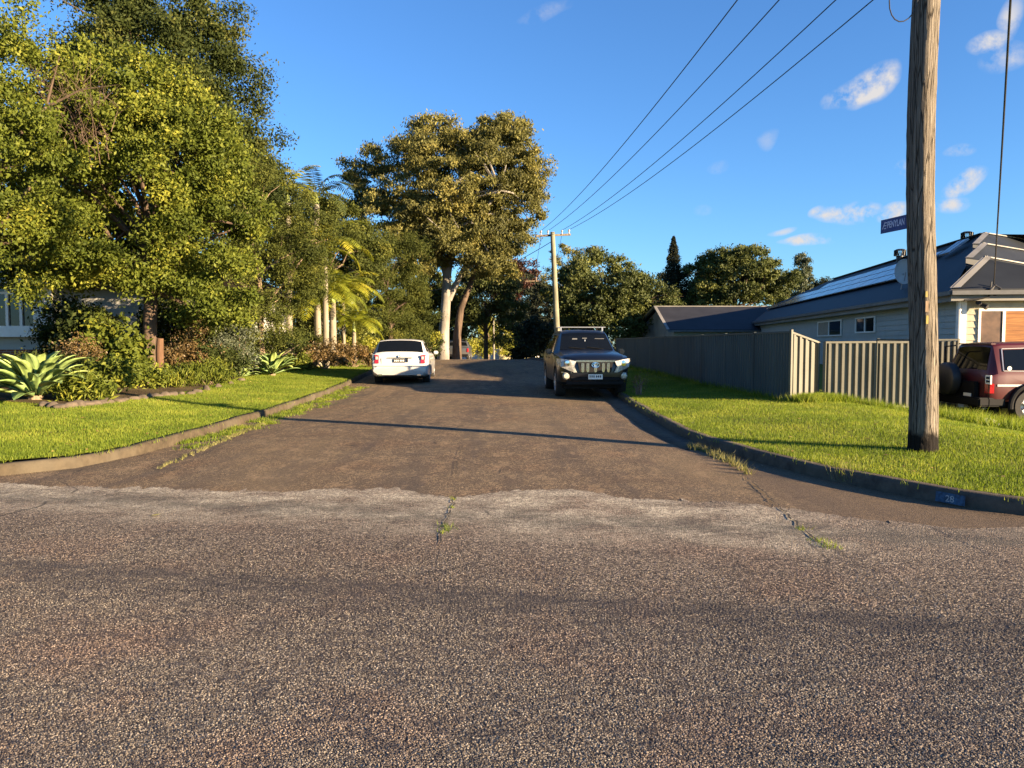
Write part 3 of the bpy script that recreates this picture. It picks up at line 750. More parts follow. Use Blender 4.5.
# wall light at the corner, meter cable
c_ = wa+f*.42-g*.1
mb = MB(); mb.box((c_.x, c_.y, HZ(305, 20.3)), (.06,.06,.06)); mb.tube([(c_.x, c_.y-.02, HZ(305,20.3)), (c_.x+.1, c_.y-.16, HZ(308,20.3))], [.05,.075], 10); mb.tube([(c_.x, c_.y-.02, HZ(305,20.3)), (c_.x-.12, c_.y-.14, HZ(303,20.3))], [.045,.07], 10)
lp = mb; lp.v = [v-hb for v in lp.v]; lp.build('floodlight', M['black'], house, smooth=True)
# roof ventilators
for (px, py, d) in ((967, 240.5, 25.8+1.0), (900, 258, 33.6)):
    p = P(px, py, d); s_ = d/26.5*.74
    mb = MB(); mb.lathe([(.16*s_,-.25*s_),(.16*s_,.10*s_)], Matrix.Translation(p-hb), 16)
    for k in range(14):
        a = k/14*2*math.pi; mb.bar(p-hb+Vector((math.cos(a)*.22*s_, math.sin(a)*.22*s_, .10*s_)), p-hb+Vector((math.cos(a+.25)*.22*s_, math.sin(a+.25)*.22*s_, .36*s_)), .09*s_, .02*s_)
    mb.lathe([(.25*s_,.10*s_),(.20*s_,.10*s_)], Matrix.Translation(p-hb), 16); mb.lathe([(0,.42*s_),(.15*s_,.41*s_),(.25*s_,.36*s_)], Matrix.Translation(p-hb), 16)
    mb.build('roof_ventilator', M['black'], house, smooth=True)
# solar panels
BL, BR, TR, TL = onplane(764, 312.5), onplane(902, 281.0), onplane(911, 263.0), onplane(832, 281.5)
TL = onplane(800, 292.5) if False else TL
u = (A1-A0).normalized(); vS = nrmS.cross(u).normalized(); vS = vS if vS.z > 0 else -vS
def puv(p): return ((p-A0).dot(u), (p-A0).dot(vS))
(ubr, vbr), (ubl, vbl), (utr, vtr), (utl, vtl) = map(puv, (BR, BL, TR, TL))
def sol(uu, vv, h): return A0+u*uu+vS*vv+nrmS*h-hb
rows = 3; vb = vbr; vt = max(vtr, vbr+1.5); usp = (ubl-ubr)
cw = 1.75; 
umax_row = [ubl, ubl-(ubl-utl)*.5, utl]
for r_ in range(rows):
    v0 = vb+(vt-vb)*r_/rows+.012; v1 = vb+(vt-vb)*(r_+1)/rows-.012; nc = int((umax_row[r_]-ubr)/cw)
    for k in range(nc):
        u0 = ubr+k*cw+.012; u1 = u0+cw-.024
        mb = MB(); mb.add([sol(u0,v0,.10), sol(u1,v0,.10), sol(u1,v1,.10), sol(u0,v1,.10), sol(u0,v0,.14), sol(u1,v0,.14), sol(u1,v1,.14), sol(u0,v1,.14)], [[3,2,1,0],[0,1,5,4],[1,2,6,5],[2,3,7,6],[3,0,4,7]])
        fr = mb.build('solar_panel', M['alu'], house)
        mg = MB(); mg.add([sol(u0+.02,v0+.02,.137), sol(u1-.02,v0+.02,.137), sol(u1-.02,v1-.02,.137), sol(u0+.02,v1-.02,.137)], [[0,1,2,3]]); mg.build('glass', M['solar'], fr)
(ua, va) = puv(onplane(941, 259.5)); (ub_, vb_) = puv(onplane(956, 254))
for k in range(2):
    u0 = ub_+(ua-ub_)*k/2; u1 = ub_+(ua-ub_)*(k+1)/2-.03
    mb = MB(); mb.add([sol(u0,va,.12), sol(u1,va,.12), sol(u1,va+.75,.17), sol(u0,va+.75,.17), sol(u0,va,.18), sol(u1,va,.18), sol(u1,va+.75,.23), sol(u0,va+.75,.23)], [[3,2,1,0],[4,5,6,7],[0,1,5,4],[1,2,6,5],[2,3,7,6],[3,0,4,7]])
    fr = mb.build('solar_panel', M['alu'], house)
    mg = MB(); mg.add([sol(u0+.03,va+.03,.184), sol(u1-.03,va+.03,.184), sol(u1-.03,va+.72,.232), sol(u0+.03,va+.72,.232)], [[0,1,2,3]]); mg.build('glass', M['solar'], fr)
# satellite dish
dp = P(904.5, 271.5, 25.2)
dish = empty('satellite_dish', dp, 0, 'pale grey satellite dish mounted on the dark roof beside the pole', 'satellite dish')
ax = (Vector((-.35,-.93,.12))).normalized(); mt_ = ax.to_track_quat('Z', 'Y').to_matrix().to_4x4()
mb = MB(); mb.lathe([(0,-.09),(.12,-.083),(.24,-.06),(.34,-.02),(.37,.0),(.375,-.012),(.34,-.04),(.24,-.078),(.12,-.1),(0,-.107)], mt_ @ Matrix.Diagonal((.78,1.12,1,1)), 28); mb.build('reflector', plain('dish_grey', (.42,.40,.36), .5, var=.1), dish, smooth=True)
mb = MB(); mb.tube([(0,.05,-.05),(.05,.25,-.35),(.05,.3,-.95)], .02, 6); mb.tube([mt_ @ Vector((0,-.3,0)), mt_ @ Vector((0,-.1,.42))], .012, 6); mb.build('bracket', M['alu'], dish)

# ------------------------------------------------------------------ gabled neighbour further back
sh = empty('gabled_house', (0,0,0), 0, 'small grey roofed gable house beyond the dark fence', 'house')
dn_, df_ = 50., 59.
rl = P(650, 307, 54.5); rz_ = rl.z
xl_e = P(668, 330.5, dn_); ez = xl_e.z
xL = P(645.5, 331, 54.5).x
xN = xl_e.x; xR = P(800, 320, dn_).x+4
yN, yM, yF = dn_, 54.5, df_
x0 = rl.x
mb = MB()
mb.add([(xN,yN,ez),(xR,yN,ez),(xR,yM,rz_),(x0+.35,yM,rz_)], [[0,1,2,3]])
mb.add([(x0+.35,yM,rz_),(xR,yM,rz_),(xR,yF,ez),(x0-.6,yF,ez)], [[0,1,2,3]])
o = mb.build('roof', M['roof_grey'], sh); md = o.modifiers.new('s','SOLIDIFY'); md.thickness=.06
mb = MB(); mb.bar((xN,yN,ez+.03),(x0+.35,yM,rz_+.03),.2,.12); mb.bar((x0+.35,yM,rz_+.03),(x0-.6,yF,ez+.03),.2,.12); mb.bar((x0+.35,yM,rz_+.05),(xR,yM,rz_+.05),.2,.06); mb.build('barge_board', M['flash'], sh)
mb = MB(); xg0, xg1, xg2 = xN+.5, x0+.6, x0-.2
mb.add([(xg0,yN+.4,-1.2),(xg1,yM,-1.2),(xg2,yF-.4,-1.2),(xg2,yF-.4,ez-.02),(xg1,yM,rz_-.12),(xg0,yN+.4,ez-.0)], [[0,1,4,5],[1,2,3,4]])
mb.build('gable_wall', plain('grey_gable', (.30,.31,.30), .7, scale=1), sh)
boards((xg0,yN+.4), (xR-.5,yN+.4), -1.2, ez-.02, Vector((0,-1)), .2, M['board'], 'wall', sh, Vector((0,0,0)))
mb = MB(); mb.bar((xN,yN-.03,ez-.03),(xR,yN-.03,ez-.03),.1,.1); mb.build('gutter', M['gutter'], sh)

# ------------------------------------------------------------------ left garden house glimpsed through the shrubs
lh = empty('garden_house', (-14.5,25.5,.5), 0, 'pale weatherboard house with brick base hidden behind the left garden', 'house')
lo_ = Vector((-14.5,25.5,.5))
def lb(mb, name, mat, **k): mb.v = [v-lo_ for v in mb.v]; return mb.build(name, mat, k.pop('parent', lh), **k)
M['brick'] = None
def brick_mat():
    m = Mt('red_brick', (.3,.12,.07), .9, 0, .2)
    b = m.N('ShaderNodeTexBrick'); b.inputs['Scale'].default_value = 1; b.inputs['Brick Width'].default_value = .24; b.inputs['Row Height'].default_value = .086; b.inputs['Mortar Size'].default_value = .008
    b.inputs['Color1'].default_value = (.36,.11,.05,1); b.inputs['Color2'].default_value = (.22,.07,.04,1); b.inputs['Mortar'].default_value = (.35,.3,.25,1)
    X, Y, Z = m.sep(); cb = m.N('ShaderNodeCombineXYZ'); m.l.new(X, cb.inputs[0]); m.l.new(Z, cb.inputs[1]); m.l.new(cb.outputs[0], b.inputs[0]); m.col(b.outputs[0]); return m.m
M['brick'] = brick_mat()
M['board_white'] = board_mat('white_weatherboard', (.40,.40,.37), .2)
hx0, hx1, hy = -24., -9.6, 25.5
boards((-17.6, hy), (hx1, hy), 1.25, 3.3, Vector((0,-1)), .2, M['board_white'], 'wall', lh, lo_)
boards((hx0, hy), (-17.6, hy), 1.25, 3.3, Vector((0,-1)), .2, M['board_white'], 'wall', lh, lo_)
boards((hx1, hy), (hx1, hy+8), 1.25, 3.3, Vector((1,0)), .2, M['board_white'], 'wall', lh, lo_)
mb = MB(); mb.box(((hx0+-14.9)/2, hy+.6, .8), (-14.9-hx0, 1.1, .94)); lb(mb, 'brick_base', M['brick'])
mb = MB(); mb.box(((-14.9+hx1)/2, hy+.95, .8), (hx1+14.9, .2, .9)); lb(mb, 'under_floor_shade', M['black'])  # black box standing in for the shade of the void under the floor
for px in (68, 118, 176):
    q = P(px, 355, hy+.05); mb = MB(); mb.box((q.x, hy+.12, .85), (.16,.16,.85)); lb(mb, 'stump', M['white'])
mb = MB()      # roof
mb.add([(hx0-1,hy-.7,3.25),(hx1+.7,hy-.7,3.25),(hx1-3.5,hy+4,5.4),(hx0-1,hy+4,5.4),(hx1+.7,hy+8.7,3.25),(hx0-1,hy+8.7,3.25)], [[0,1,2,3],[1,4,2],[2,4,5,3]])
lb(mb, 'roof', plain('old_tile_roof', (.018,.013,.010), .9, spec=.1))
# enclosed sunroom window band at the far left, white frames
wx0, wx1 = P(-40,300,24.9).x, P(30,300,24.9).x; wz0, wz1 = HZ(327,24.9), HZ(272,24.9)
mb = MB(); yy = hy-.35
n_ = 5
for k in range(n_+1): x = wx1+(wx0-wx1)*k/n_; mb.box((x, yy, (wz0+wz1)/2), (.09,.09,wz1-wz0))
for z in (wz0, wz1, wz0+(wz1-wz0)*.62): mb.box(((wx0+wx1)/2, yy, z), (wx1-wx0+.1,.1,.08))
w_ = lb(mb, 'window', M['white'])
mb = MB(); mb.add([(wx0,yy+.02,wz0),(wx1,yy+.02,wz0),(wx1,yy+.02,wz1),(wx0,yy+.02,wz1)], [[0,1,2,3]]); lb(mb, 'pane', M['glass'], parent=w_)
mb = MB(); mb.box(((wx0+wx1)/2-.3, hy-.2, wz0-.18), (wx1-wx0+1.2,.45,.28)); mb.box((wx1+.32, hy-.2, (wz0+wz1)/2), (.5,.42,wz1-wz0)); lb(mb, 'window_box', M['white'])
# small far yellow cottage behind the crest
fh = empty('cottage', P(508, 352, 92), 0, 'tiny pale yellow cottage showing beyond the road crest', 'house')
fo = fh.location.copy()
mb = MB(); mb.box((0,0,-.4), (5.4,5,3.2)); mb.build('wall', plain('yellow_render', (.62,.55,.34), .8), fh)
mb = MB(); mb.add([(-3,-2.9,1.2),(3,-2.9,1.2),(3,2.9,1.2),(-3,2.9,1.2),(0,-2.9,2.4),(0,2.9,2.4)], [[0,1,4],[1,2,5,4],[2,3,5],[3,0,4,5],[0,3,2,1]]); mb.build('roof', plain('cream_roof', (.6,.57,.48), .7), fh)
mb = MB(); mb.box((1.0,-2.53,.1), (1.1,.06,1.0)); mb.build('window', M['glass'], fh)
cn = empty('cottage', P(479, 352, 86), 0, 'low cream wall building half hidden by creepers beyond the crest', 'house')
mb = MB(); mb.box((0,0,-.3), (4.6,4,2.3)); mb.build('wall', M['white'], cn)
mb = MB(); mb.add([(-2.6,-2.3,.85),(2.6,-2.3,.85),(2.6,2.3,.85),(-2.6,2.3,.85),(0,0,1.7)], [[0,1,4],[1,2,4],[2,3,4],[3,0,4],[3,2,1,0]]); mb.build('roof', M['roof_grey'], cn)
# white parasol/shade far right of cottage
pc = P(526, 358, 95); um = empty('shade_umbrella', pc, 0, 'tiny white shade umbrella beside the far cottage', 'umbrella')
mb = MB(); mb.lathe([(0,.75),(.9,.5),(1.6,.2),(1.62,.12),(0,.5)], None, 8); mb.build('canopy', M['white'], um)
mb = MB(); mb.tube([(0,0,-1.8),(0,0,.7)], .04, 6); mb.build('pole', M['alu'], um)

# ------------------------------------------------------------------ power poles, sign, wires
pb = PZ(923, 452, .14)
pp = empty('power_pole', (pb.x, pb.y, 0), 0, 'tall weathered timber power pole on the right verge, charred at its foot', 'power pole')
rs = np.random.RandomState(8)
mb = MB(); V = []; F = []; H = 10.2; nz = 90; ns = 40
for i in range(nz+1):
    z = -.3+(H+.3)*i/nz; t = max(0, z)/H
    cx = -.020*z+.035*math.sin(z*1.05+.6)-.02; cy = .02*math.sin(z*.8)
    r0 = .163-.024*t + (.02*math.exp(-max(0,z)*3.5))
    for k in range(ns):
        a = 2*math.pi*k/ns
        r_ = r0*(1+.035*math.sin(3*a+.3*math.sin(z*.5)+1)+.022*math.sin(7*a+z*.35)+.016*math.sin(13*a+1.3*math.sin(z*.9))+.010*rs.randn())
        V.append((cx+r_*math.cos(a), cy+r_*math.sin(a), z))
for i in range(nz):
    for k in range(ns):
        k2 = (k+1) % ns; F.append([i*ns+k, i*ns+k2, (i+1)*ns+k2, (i+1)*ns+k])
def pole_mat():
    m = Mt('weathered_pole', (.3,.25,.18), .92, 0, .15)
    v = m.co((26,26,1.1)); n = m.noise(1.5, v, 8, .7); n3 = m.noise(5, m.co((9,9,.6)), 5, .6)
    c = m.ramp(n, [(.25,(.020,.016,.013)),(.42,(.12,.103,.084)),(.6,(.235,.205,.165)),(.8,(.40,.36,.29))])
    c = m.mix(m.rng(n3, .46, .5, 0, .6), c, (.13,.11,.085))
    vl_ = m.vor(3.2, m.co((9,9,.35)), 'DISTANCE_TO_EDGE', 'Distance'); c = m.mix(m.rng(vl_, .05, .01, 0, .8), c, (.02,.016,.012))
    X, Y, Z = m.sep(); w = m.math('ADD', Z, m.math('MULTIPLY', m.math('SUBTRACT', m.noise(7, None, 4), .5), .25))
    c = m.mix(m.rng(w, .42, .34), c, (.012,.010,.009)); m.col(c)
    m.bump(m.math('ADD', n, m.math('MULTIPLY', m.rng(vl_, 0, .06), .6)), 1.0, .03); return m.m
M['pole'] = pole_mat()
raw_mesh('pole', V, F, M['pole'], pp, smooth=True)
def polex(z): return -.020*z+.035*math.sin(z*1.05+.6)-.02
M['yellow'] = plain('yellow_tag', (.16,.125,.02), .8); M['wire'] = plain('cable_black', (.02,.02,.022), .5)
for pyz, mt2, sz in ((295, M['yellow'], (.035,.012,.07)), (307, M['bark_mid'], (.045,.012,.13)), (320, M['yellow'], (.035,.012,.10))):
    z = HZ(pyz, 9.4); a = math.atan2(-.82, -.1); mb = MB(); mb.box((polex(z)-.055, -.168, z), sz, .3); mb.build('pole_tag', mt2, pp)
# cable loop near the top of the view, crossarm above it
ctr = P(904, -2, 9.35)-Vector((pb.x, pb.y, 0)); mb = MB()
mb.tube([ctr+Vector((math.cos(a)*.17, -.06*math.sin(a), math.sin(a)*.25)) for a in np.linspace(2.6, 6.9, 14)], .007, 6); mb.build('cable_loop', M['wire'], pp, smooth=True)
bx = [P(x, -250, 9.5) for x in (925, 1000, 1098, 1165)]
mb = MB(); mb.box((bx[0].lerp(bx[3], .5).x-pb.x-.0, .0, bx[0].z-.22), (3.3,.1,.13)); mb.build('crossarm', M['bark_mid'], pp, bevel=.01)
M['insul'] = plain('insulator_porcelain', (.3,.26,.2), .3)
for b_ in bx: mb = MB(); mb.lathe([(.0,.14),(.045,.12),(.05,.06),(.03,.05),(.055,.02),(.03,0),(.02,-.16)], Matrix.Translation((b_.x-pb.x, 0, b_.z-.14)), 12); mb.build('insulator', M['insul'], pp, smooth=True)

# second pole
p2b = P(558.5, 362, 47); p2t = P(552.5, 232, 47)
p2 = empty('power_pole', p2b, 0, 'slender pale power pole with a crossarm behind the parked black four wheel drive', 'power pole')
mb = MB(); t_ = p2t-p2b; mb.tube([Vector((0,0,-.5)), t_*.02, t_*.5, t_], [.2,.19,.165,.135], 14); mb.build('pole', bark_mat('grey_green_pole', (.15,.145,.10), (.27,.26,.18), 4, .3), p2, smooth=True)
mb = MB(); a_ = P(535.5, 236, 46.8)-p2b; b_ = P(570.5, 234.5, 47.6)-p2b; mb.bar(a_, b_, .1, .12); mb.build('crossarm', M['pole'], p2)
arm = [P(x, y, d) for x, y, d in ((541,234,46.9),(548,234,47.0),(562,233.5,47.3),(569,233,47.5))]
for q in arm: mb = MB(); mb.lathe([(0,.22),(.06,.2),(.06,.1),(.03,.08),(.03,-.05)], Matrix.Translation(q-p2b), 8); mb.build('insulator', M['insul'], p2)
# third pole, far
p3b = P(537, 355, 110); p3 = empty('power_pole', p3b, 0, 'distant thin power pole with crossarm in front of the dark trees', 'power pole')
p3t = P(536, 277, 110)-p3b
mb = MB(); mb.tube([(0,0,-1), p3t], [.16,.12], 8); mb.build('pole', M['bark_mid'], p3); mb = MB(); mb.bar(p3t+Vector((-1.5,0,-.6)), p3t+Vector((1.7,0,-.5)), .12, .14); mb.build('crossarm', M['bark_mid'], p3)
p4b = P(494, 362, 74); p4 = empty('power_pole', p4b, 0, 'thin bare timber post standing among creepers past the crest', 'post')
mb = MB(); mb.tube([(0,0,-.6), P(493.5,318,74)-p4b], [.1,.07], 8); mb.build('post', M['bark_pale'], p4)

def wire(a, b, sag, r, label, group=None, name='power_line', n=28):
    a = Vector(a); b = Vector(b); pts = [a.lerp(b, t)-Vector((0,0,sag*4*t*(1-t))) for t in np.linspace(0, 1, n)]
    mb = MB(); mb.tube([p-a for p in pts], r, 6); o = mb.build(name, M['wire'], None, smooth=True); o.location = a
    return tag(o, label, 'power line', group)
lbl = ['highest and leftmost of the four overhead wires rising to the top edge', 'second from the left of the four overhead wires', 'third from the left of the four overhead wires', 'lowest and rightmost of the four overhead wires']
for k in range(4): wire(arm[k]+Vector((0,0,.2)), bx[k], .55, .013, lbl[k], 'overhead wires to the near pole')
wire(P(562,234,47.3), P(548,277,110), 1.2, .012, 'thin wire dropping from the crossarm to the far pole, right one', 'wires to the far pole')
wire(P(541,236,46.9), P(530,277.5,110), 1.2, .012, 'thin wire dropping from the crossarm to the far pole, left one', 'wires to the far pole')
wire(P(554,240,47), P(420,292,58), .6, .02, 'service wire running left from the slender pole behind the gum tree')
wire(P(1014,-60,9.8), P(994,284,19.9), .15, .016, 'thick twisted service cable dropping to the house gutter', n=20)
mb = MB(); q = P(994, 286, 19.9)   # bracket with loops
mb.bar(q+Vector((0,.15,-.25)), q+Vector((0,.1,.12)), .03, .03)
mb.tube([q, q+Vector((-.12,-.05,-.1)), q+Vector((-.14,-.03,-.28)), q+Vector((-.3,0,-.32)), q+Vector((-.75,0,-.36))], .025, 6)
mb.tube([q+Vector((.02,0,.02)), q+Vector((.16,-.03,-.06)), q+Vector((.14,0,-.22)), q+Vector((.0,0,-.24)), q+Vector((-.06,0,-.1)), q+Vector((.04,0,.04))], .022, 6)
mb.v = [v-hb for v in mb.v]; mb.build('service_bracket', M['wire'], house, smooth=True)
wire(P(818,289,62), P(858,277,42), .3, .02, 'faint wire crossing the sky just above the solar panels')

# street sign
sA = P(881, 227.2, 10.1); sB = P(913, 220.2, 9.45)
sg = empty('street_sign', sA.lerp(sB, .5), 0, 'blue street name blade reading PENYLAN fixed to the timber pole', 'street sign')
dv = (sB-sA); ln = dv.length; ex = dv.normalized(); ez_ = Vector((0,0,1)); en = ex.cross(ez_).normalized(); ez_ = en.cross(ex)*-1 if en.cross(ex).z < 0 else en.cross(ex)
mt_s = Matrix(((ex.x, ez_.x, en.x, 0), (ex.y, ez_.y, en.y, 0), (ex.z, ez_.z, en.z, 0), (0,0,0,1)))
mb = MB(); mb.box((0,0,0), (ln, .175, .006)); ob = mb.build('sign_blade', plain('sign_blue', (.004,.040,.19), .35, var=.1), sg, bevel=.001); ob.matrix_local = mt_s
fc = 1 if (Vector((0,0,CAMZ))-sA).dot(en) > 0 else -1
def text(body, size, mat, parent, m4, name='lettering', ext=.0008, align='LEFT', sx=1):
    cu = bpy.data.curves.new(name, 'FONT'); cu.body = body; cu.size = size; cu.extrude = ext; cu.align_x = align; cu.offset = size*.012
    t = bpy.data.objects.new(name, cu); COL.objects.link(t); dg = bpy.context.evaluated_depsgraph_get()
    me = bpy.data.meshes.new_from_object(t.evaluated_get(dg)); bpy.data.objects.remove(t); bpy.data.curves.remove(cu)
    o = bpy.data.objects.new(name, me); COL.objects.link(o); me.materials.clear(); me.materials.append(mat); o.parent = parent
    o.matrix_local = m4 @ Matrix.Diagonal((sx,1,1,1)); return o
M['letter'] = plain('sign_white', (.50,.55,.72), .5, var=.05)
txt = text('PENYLAN', .118, M['letter'], sg, mt_s @ Matrix.Translation((-ln/2+.142, -.030, .0042*fc)), sx=.70)
mb = MB(); mb.add([(-ln/2+.035,-.035,.0045*fc),(-ln/2+.05,-.035,.0045*fc),(-ln/2+.10,.05,.0045*fc),(-ln/2+.085,.05,.0045*fc)], [[0,1,2,3]])
for yv, x1 in ((.035,.135),(.0,.125),(-.035,.12)): mb.add([(-ln/2+.078,yv,.0045*fc),(-ln/2+x1,yv,.0045*fc),(-ln/2+x1,yv+.012,.0045*fc),(-ln/2+.078,yv+.012,.0045*fc)], [[0,1,2,3]])
lg = mb.build('emblem', M['letter'], sg); lg.matrix_local = mt_s
mb = MB(); mb.box((ln/2-.03,0,0), (.05,.2,.03)); br = mb.build('bracket', M['gutter'], sg); br.matrix_local = mt_s
# ------------------------------------------------------------------ foliage materials
LM = {}
LM['bright'] = leaf_mat('bright_broad_leaf', (.026,.044,.007), (.108,.132,.018), (.26,.255,.035), .28, .6, .15)
LM['dark'] = leaf_mat('dark_glossy_leaf', (.012,.022,.006), (.045,.058,.014), (.12,.12,.028), .2, .7, .12)
LM['olive'] = leaf_mat('olive_fine_leaf', (.022,.032,.008), (.075,.088,.018), (.16,.158,.03), .22, .7, .12)
LM['gum'] = leaf_mat('gum_leaf', (.034,.038,.012), (.145,.140,.036), (.32,.27,.07), .30, .7, nscale=.35)
LM['far'] = leaf_mat('far_tree_leaf', (.018,.030,.008), (.078,.094,.020), (.17,.17,.035), .24, .7, nscale=.25)
LM['fardark'] = leaf_mat('far_dark_leaf', (.006,.010,.004), (.020,.026,.009), None, .15, .8)
LM['red'] = leaf_mat('red_leaf', (.03,.016,.010), (.075,.028,.018), None, .3)
LM['palm'] = leaf_mat('palm_leaflet', (.06,.09,.012), (.22,.24,.022), (.42,.36,.035), .4, .4)
LM['yel'] = leaf_mat('yellow_green_shrub', (.10,.13,.02), (.30,.30,.04), (.48,.42,.06), .4)
LM['rust'] = leaf_mat('rusty_shrub', (.05,.035,.015), (.14,.095,.035), (.22,.13,.05), .25)
LM['grey'] = leaf_mat('grey_green_shrub', (.04,.05,.03), (.12,.14,.085), None, .25)

G = lambda px, py, z: PZ(px, py, z)
def base_at(px, d, zf): p = P(px, 342, d); return Vector((p.x, d, zf(p.x, d)))
def crown_c(px, py, d): p = P(px, py, d); return tuple(p)

# big leafy tree in front at left
b = base_at(150, 21.5, ZL)
tA = tree('garden_tree', 'large bright green leafy tree overhanging the left lawn', b, crown_c(140,185,21.8), (2.6,2.8,3.4), 11, 210, 165000, .55, .105, LM['bright'], M['bark_dark'], .21, .35, .5, .62, .18, n_tw=26,
     extra=[(crown_c(215,235,21.5),(1.3,1.4,1.7),34),(crown_c(60,120,21.5),(2.0,2.0,2.0),40),(crown_c(110,95,21.5),(1.8,1.8,1.3),30),(crown_c(175,150,21.),(1.6,1.8,1.8),36),(crown_c(105,272,21.2),(1.8,1.4,.7),30),(crown_c(212,300,21.5),(1.1,1.2,.9),24),(crown_c(30,262,21.5),(1.3,1.2,.6),18),(crown_c(70,225,22),(2,1.6,1.2),30)], group='trees in the left garden', trunk_top=crown_c(150,215,21.6), fork=.5)
# bare twigs showing in its crown
rs = np.random.RandomState(4); mb = MB()
for i in range(34):
    a = P(50+rs.rand()*65, 168-rs.rand()*45, 18.8+rs.rand()*.8)-b; e = P(a.x*0+5+rs.rand()*125, 45+rs.rand()*80, 18.5+rs.rand()*1.)-b; m_ = a.lerp(e, .5)+Vector((rs.randn()*.1, rs.randn()*.1, rs.randn()*.08))
    mb.tube([a, m_, e], [.012,.007,.002], 5)
    for j in range(3): q = a.lerp(e, .4+.5*rs.rand()); mb.tube([q, q+Vector((rs.randn()*.3, rs.randn()*.2, .2+rs.rand()*.4))], [.009,.003], 4)
mb.build('bare_twig', M['bark_dark'], tA, label='cluster of pale leafless twigs')
b = base_at(-40, 17.5, ZL)
tree('garden_tree', 'leafy tree cut by the left edge of the view with spreading low limbs', b, crown_c(-60,140,17.5), (2.7,2.6,3.2), 12, 130, 70000, .5, .095, LM['bright'], M['bark_dark'], .2, .3, .5, .55, .25, n_tw=18,
     extra=[(crown_c(20,235,18.5),(1.3,.9,.9),16),(crown_c(15,150,18.),(1.3,1.3,1.7),26),(crown_c(25,35,18.),(.7,.9,.6),6),(crown_c(28,300,19),(.35,.3,.35),3)], group='trees in the left garden', trunk_top=crown_c(-20,200,17.6))
b = base_at(158, 29, ZL)
tree('garden_tree', 'tallest dark green tree rising behind the bright one out of the top of the view', b, crown_c(155,130,29), (4.3,3.6,6.2), 13, 260, 150000, .7, .12, LM['dark'], M['bark_dark'], .3, .4, .5, .6, .15, n_tw=20,
     extra=[(crown_c(235,180,29),(1.9,2.5,2.6),55),(crown_c(105,25,29),(1.1,1.3,1.3),16),(crown_c(165,0,29),(1.9,1.5,1.7),34),(crown_c(200,60,29),(1.2,1.5,2.2),26)], group='trees in the left garden')
b = base_at(262, 26.5, ZL)
tree('garden_tree', 'fine leaved olive tree with foliage down to the bed left of the palms', b, crown_c(258,255,26.5), (2.2,1.7,3.3), 14, 130, 85000, .5, .09, LM['olive'], M['bark_mid'], .12, .3, .35, .5, .2, extra=[(crown_c(205,318,25),(1.6,1.2,1.2),34),(crown_c(300,245,28),(1.3,1.2,1.9),34),(crown_c(250,325,26),(1.7,1.2,1.1),34)], group='trees in the left garden')
b = base_at(322, 36, ZL)
tree('garden_tree', 'drab green bushy tree standing just behind the palms', b, crown_c(330,260,37), (2.5,2,3.2), 15, 90, 40000, .55, .13, LM['olive'], M['bark_mid'], .15, group='trees in the left garden')
b = base_at(392, 41, ZL)
tree('she_oak', 'feathery dull green rounded tree between the palms and the gum', b, crown_c(386,292,41), (2.4,2.2,3.6), 16, 130, 85000, .55, .12, LM['olive'], M['bark_dark'], .16, .6, .25, .45, .15, extra=[(crown_c(355,265,40),(1.4,1.3,2.0),24),(crown_c(415,318,42),(1.0,1.3,1.6),16)])

# the big gum
gb = base_at(446, 50, lambda x, y: .45)
rs = np.random.RandomState(21)
groot = empty('gum_tree', gb, 0, 'huge spreading gum tree with smooth white forked trunks and olive gold crown', 'tree')
cl = np.vstack([clumps(rs, crown_c(*c), r, int(n*1.7), .3, .2) for c, r, n in (
    ((450,185,50),(4.6,4.2,3.6),120), ((415,262,49),(1.9,2,1.6),26), ((490,268,49),(1.8,2,1.8),30), ((425,285,48.5),(1.2,1.4,1.2),14), ((440,225,50),(3.4,3,2.2),70), ((480,235,49.5),(3.0,3,2.4),60), ((530,180,50),(1.2,1.6,1.9),18), ((500,140,50),(2.2,2.4,1.4),30), ((495,150,50),(2.7,3,2.2),42), ((505,215,50),(2.6,3,3.0),46), ((430,150,50),(3.0,3,1.5),38), ((375,165,51),(2.2,2,1.1),16), ((352,180,51),(1.0,1.2,.6),6),
    ((395,215,50),(3.0,2.6,2.2),36), ((460,250,49),(3.2,3,1.6),40), ((490,290,49),(1.6,2,1.5),18), ((365,205,51),(1.7,1.6,1.2),14), ((440,130,50),(1.8,2,.8),12), ((525,190,50),(1.4,1.8,1.7),16), ((420,240,50),(2.2,2.4,1.4),20)
    )])
mb = MB()
def gp(px, py, d=50): return P(px, py, d)-gb
mb.tube([gp(443,362), gp(444,330), gp(446,300), gp(447,275), gp(450,258)], [.42,.34,.31,.28,.22], 14)
mb.tube([gp(447,275), gp(440,255), gp(430,235,50.5), gp(425,200,51)], [.26,.2,.16,.08], 10)
mb.tube([gp(450,258), gp(455,235,49.5), gp(462,205,49), gp(470,170,49)], [.26,.2,.15,.07], 10)
mb.tube([gp(449,300), gp(454,288), gp(463,270,49.6), gp(473,245,49)], [.20,.18,.15,.09], 10)
mb.tube([gp(473,245,49), gp(480,215,48.4), gp(500,190,48), gp(506,165,48)], [.14,.12,.09,.04], 8)
mb.tube([gp(463,270,49.6), gp(478,262,49), gp(490,245,48.6)], [.15,.1,.06], 8)
mb.tube([gp(453,258), gp(449,232,49), gp(452,205,48), gp(446,185,47)], [.14,.1,.07,.04], 8)
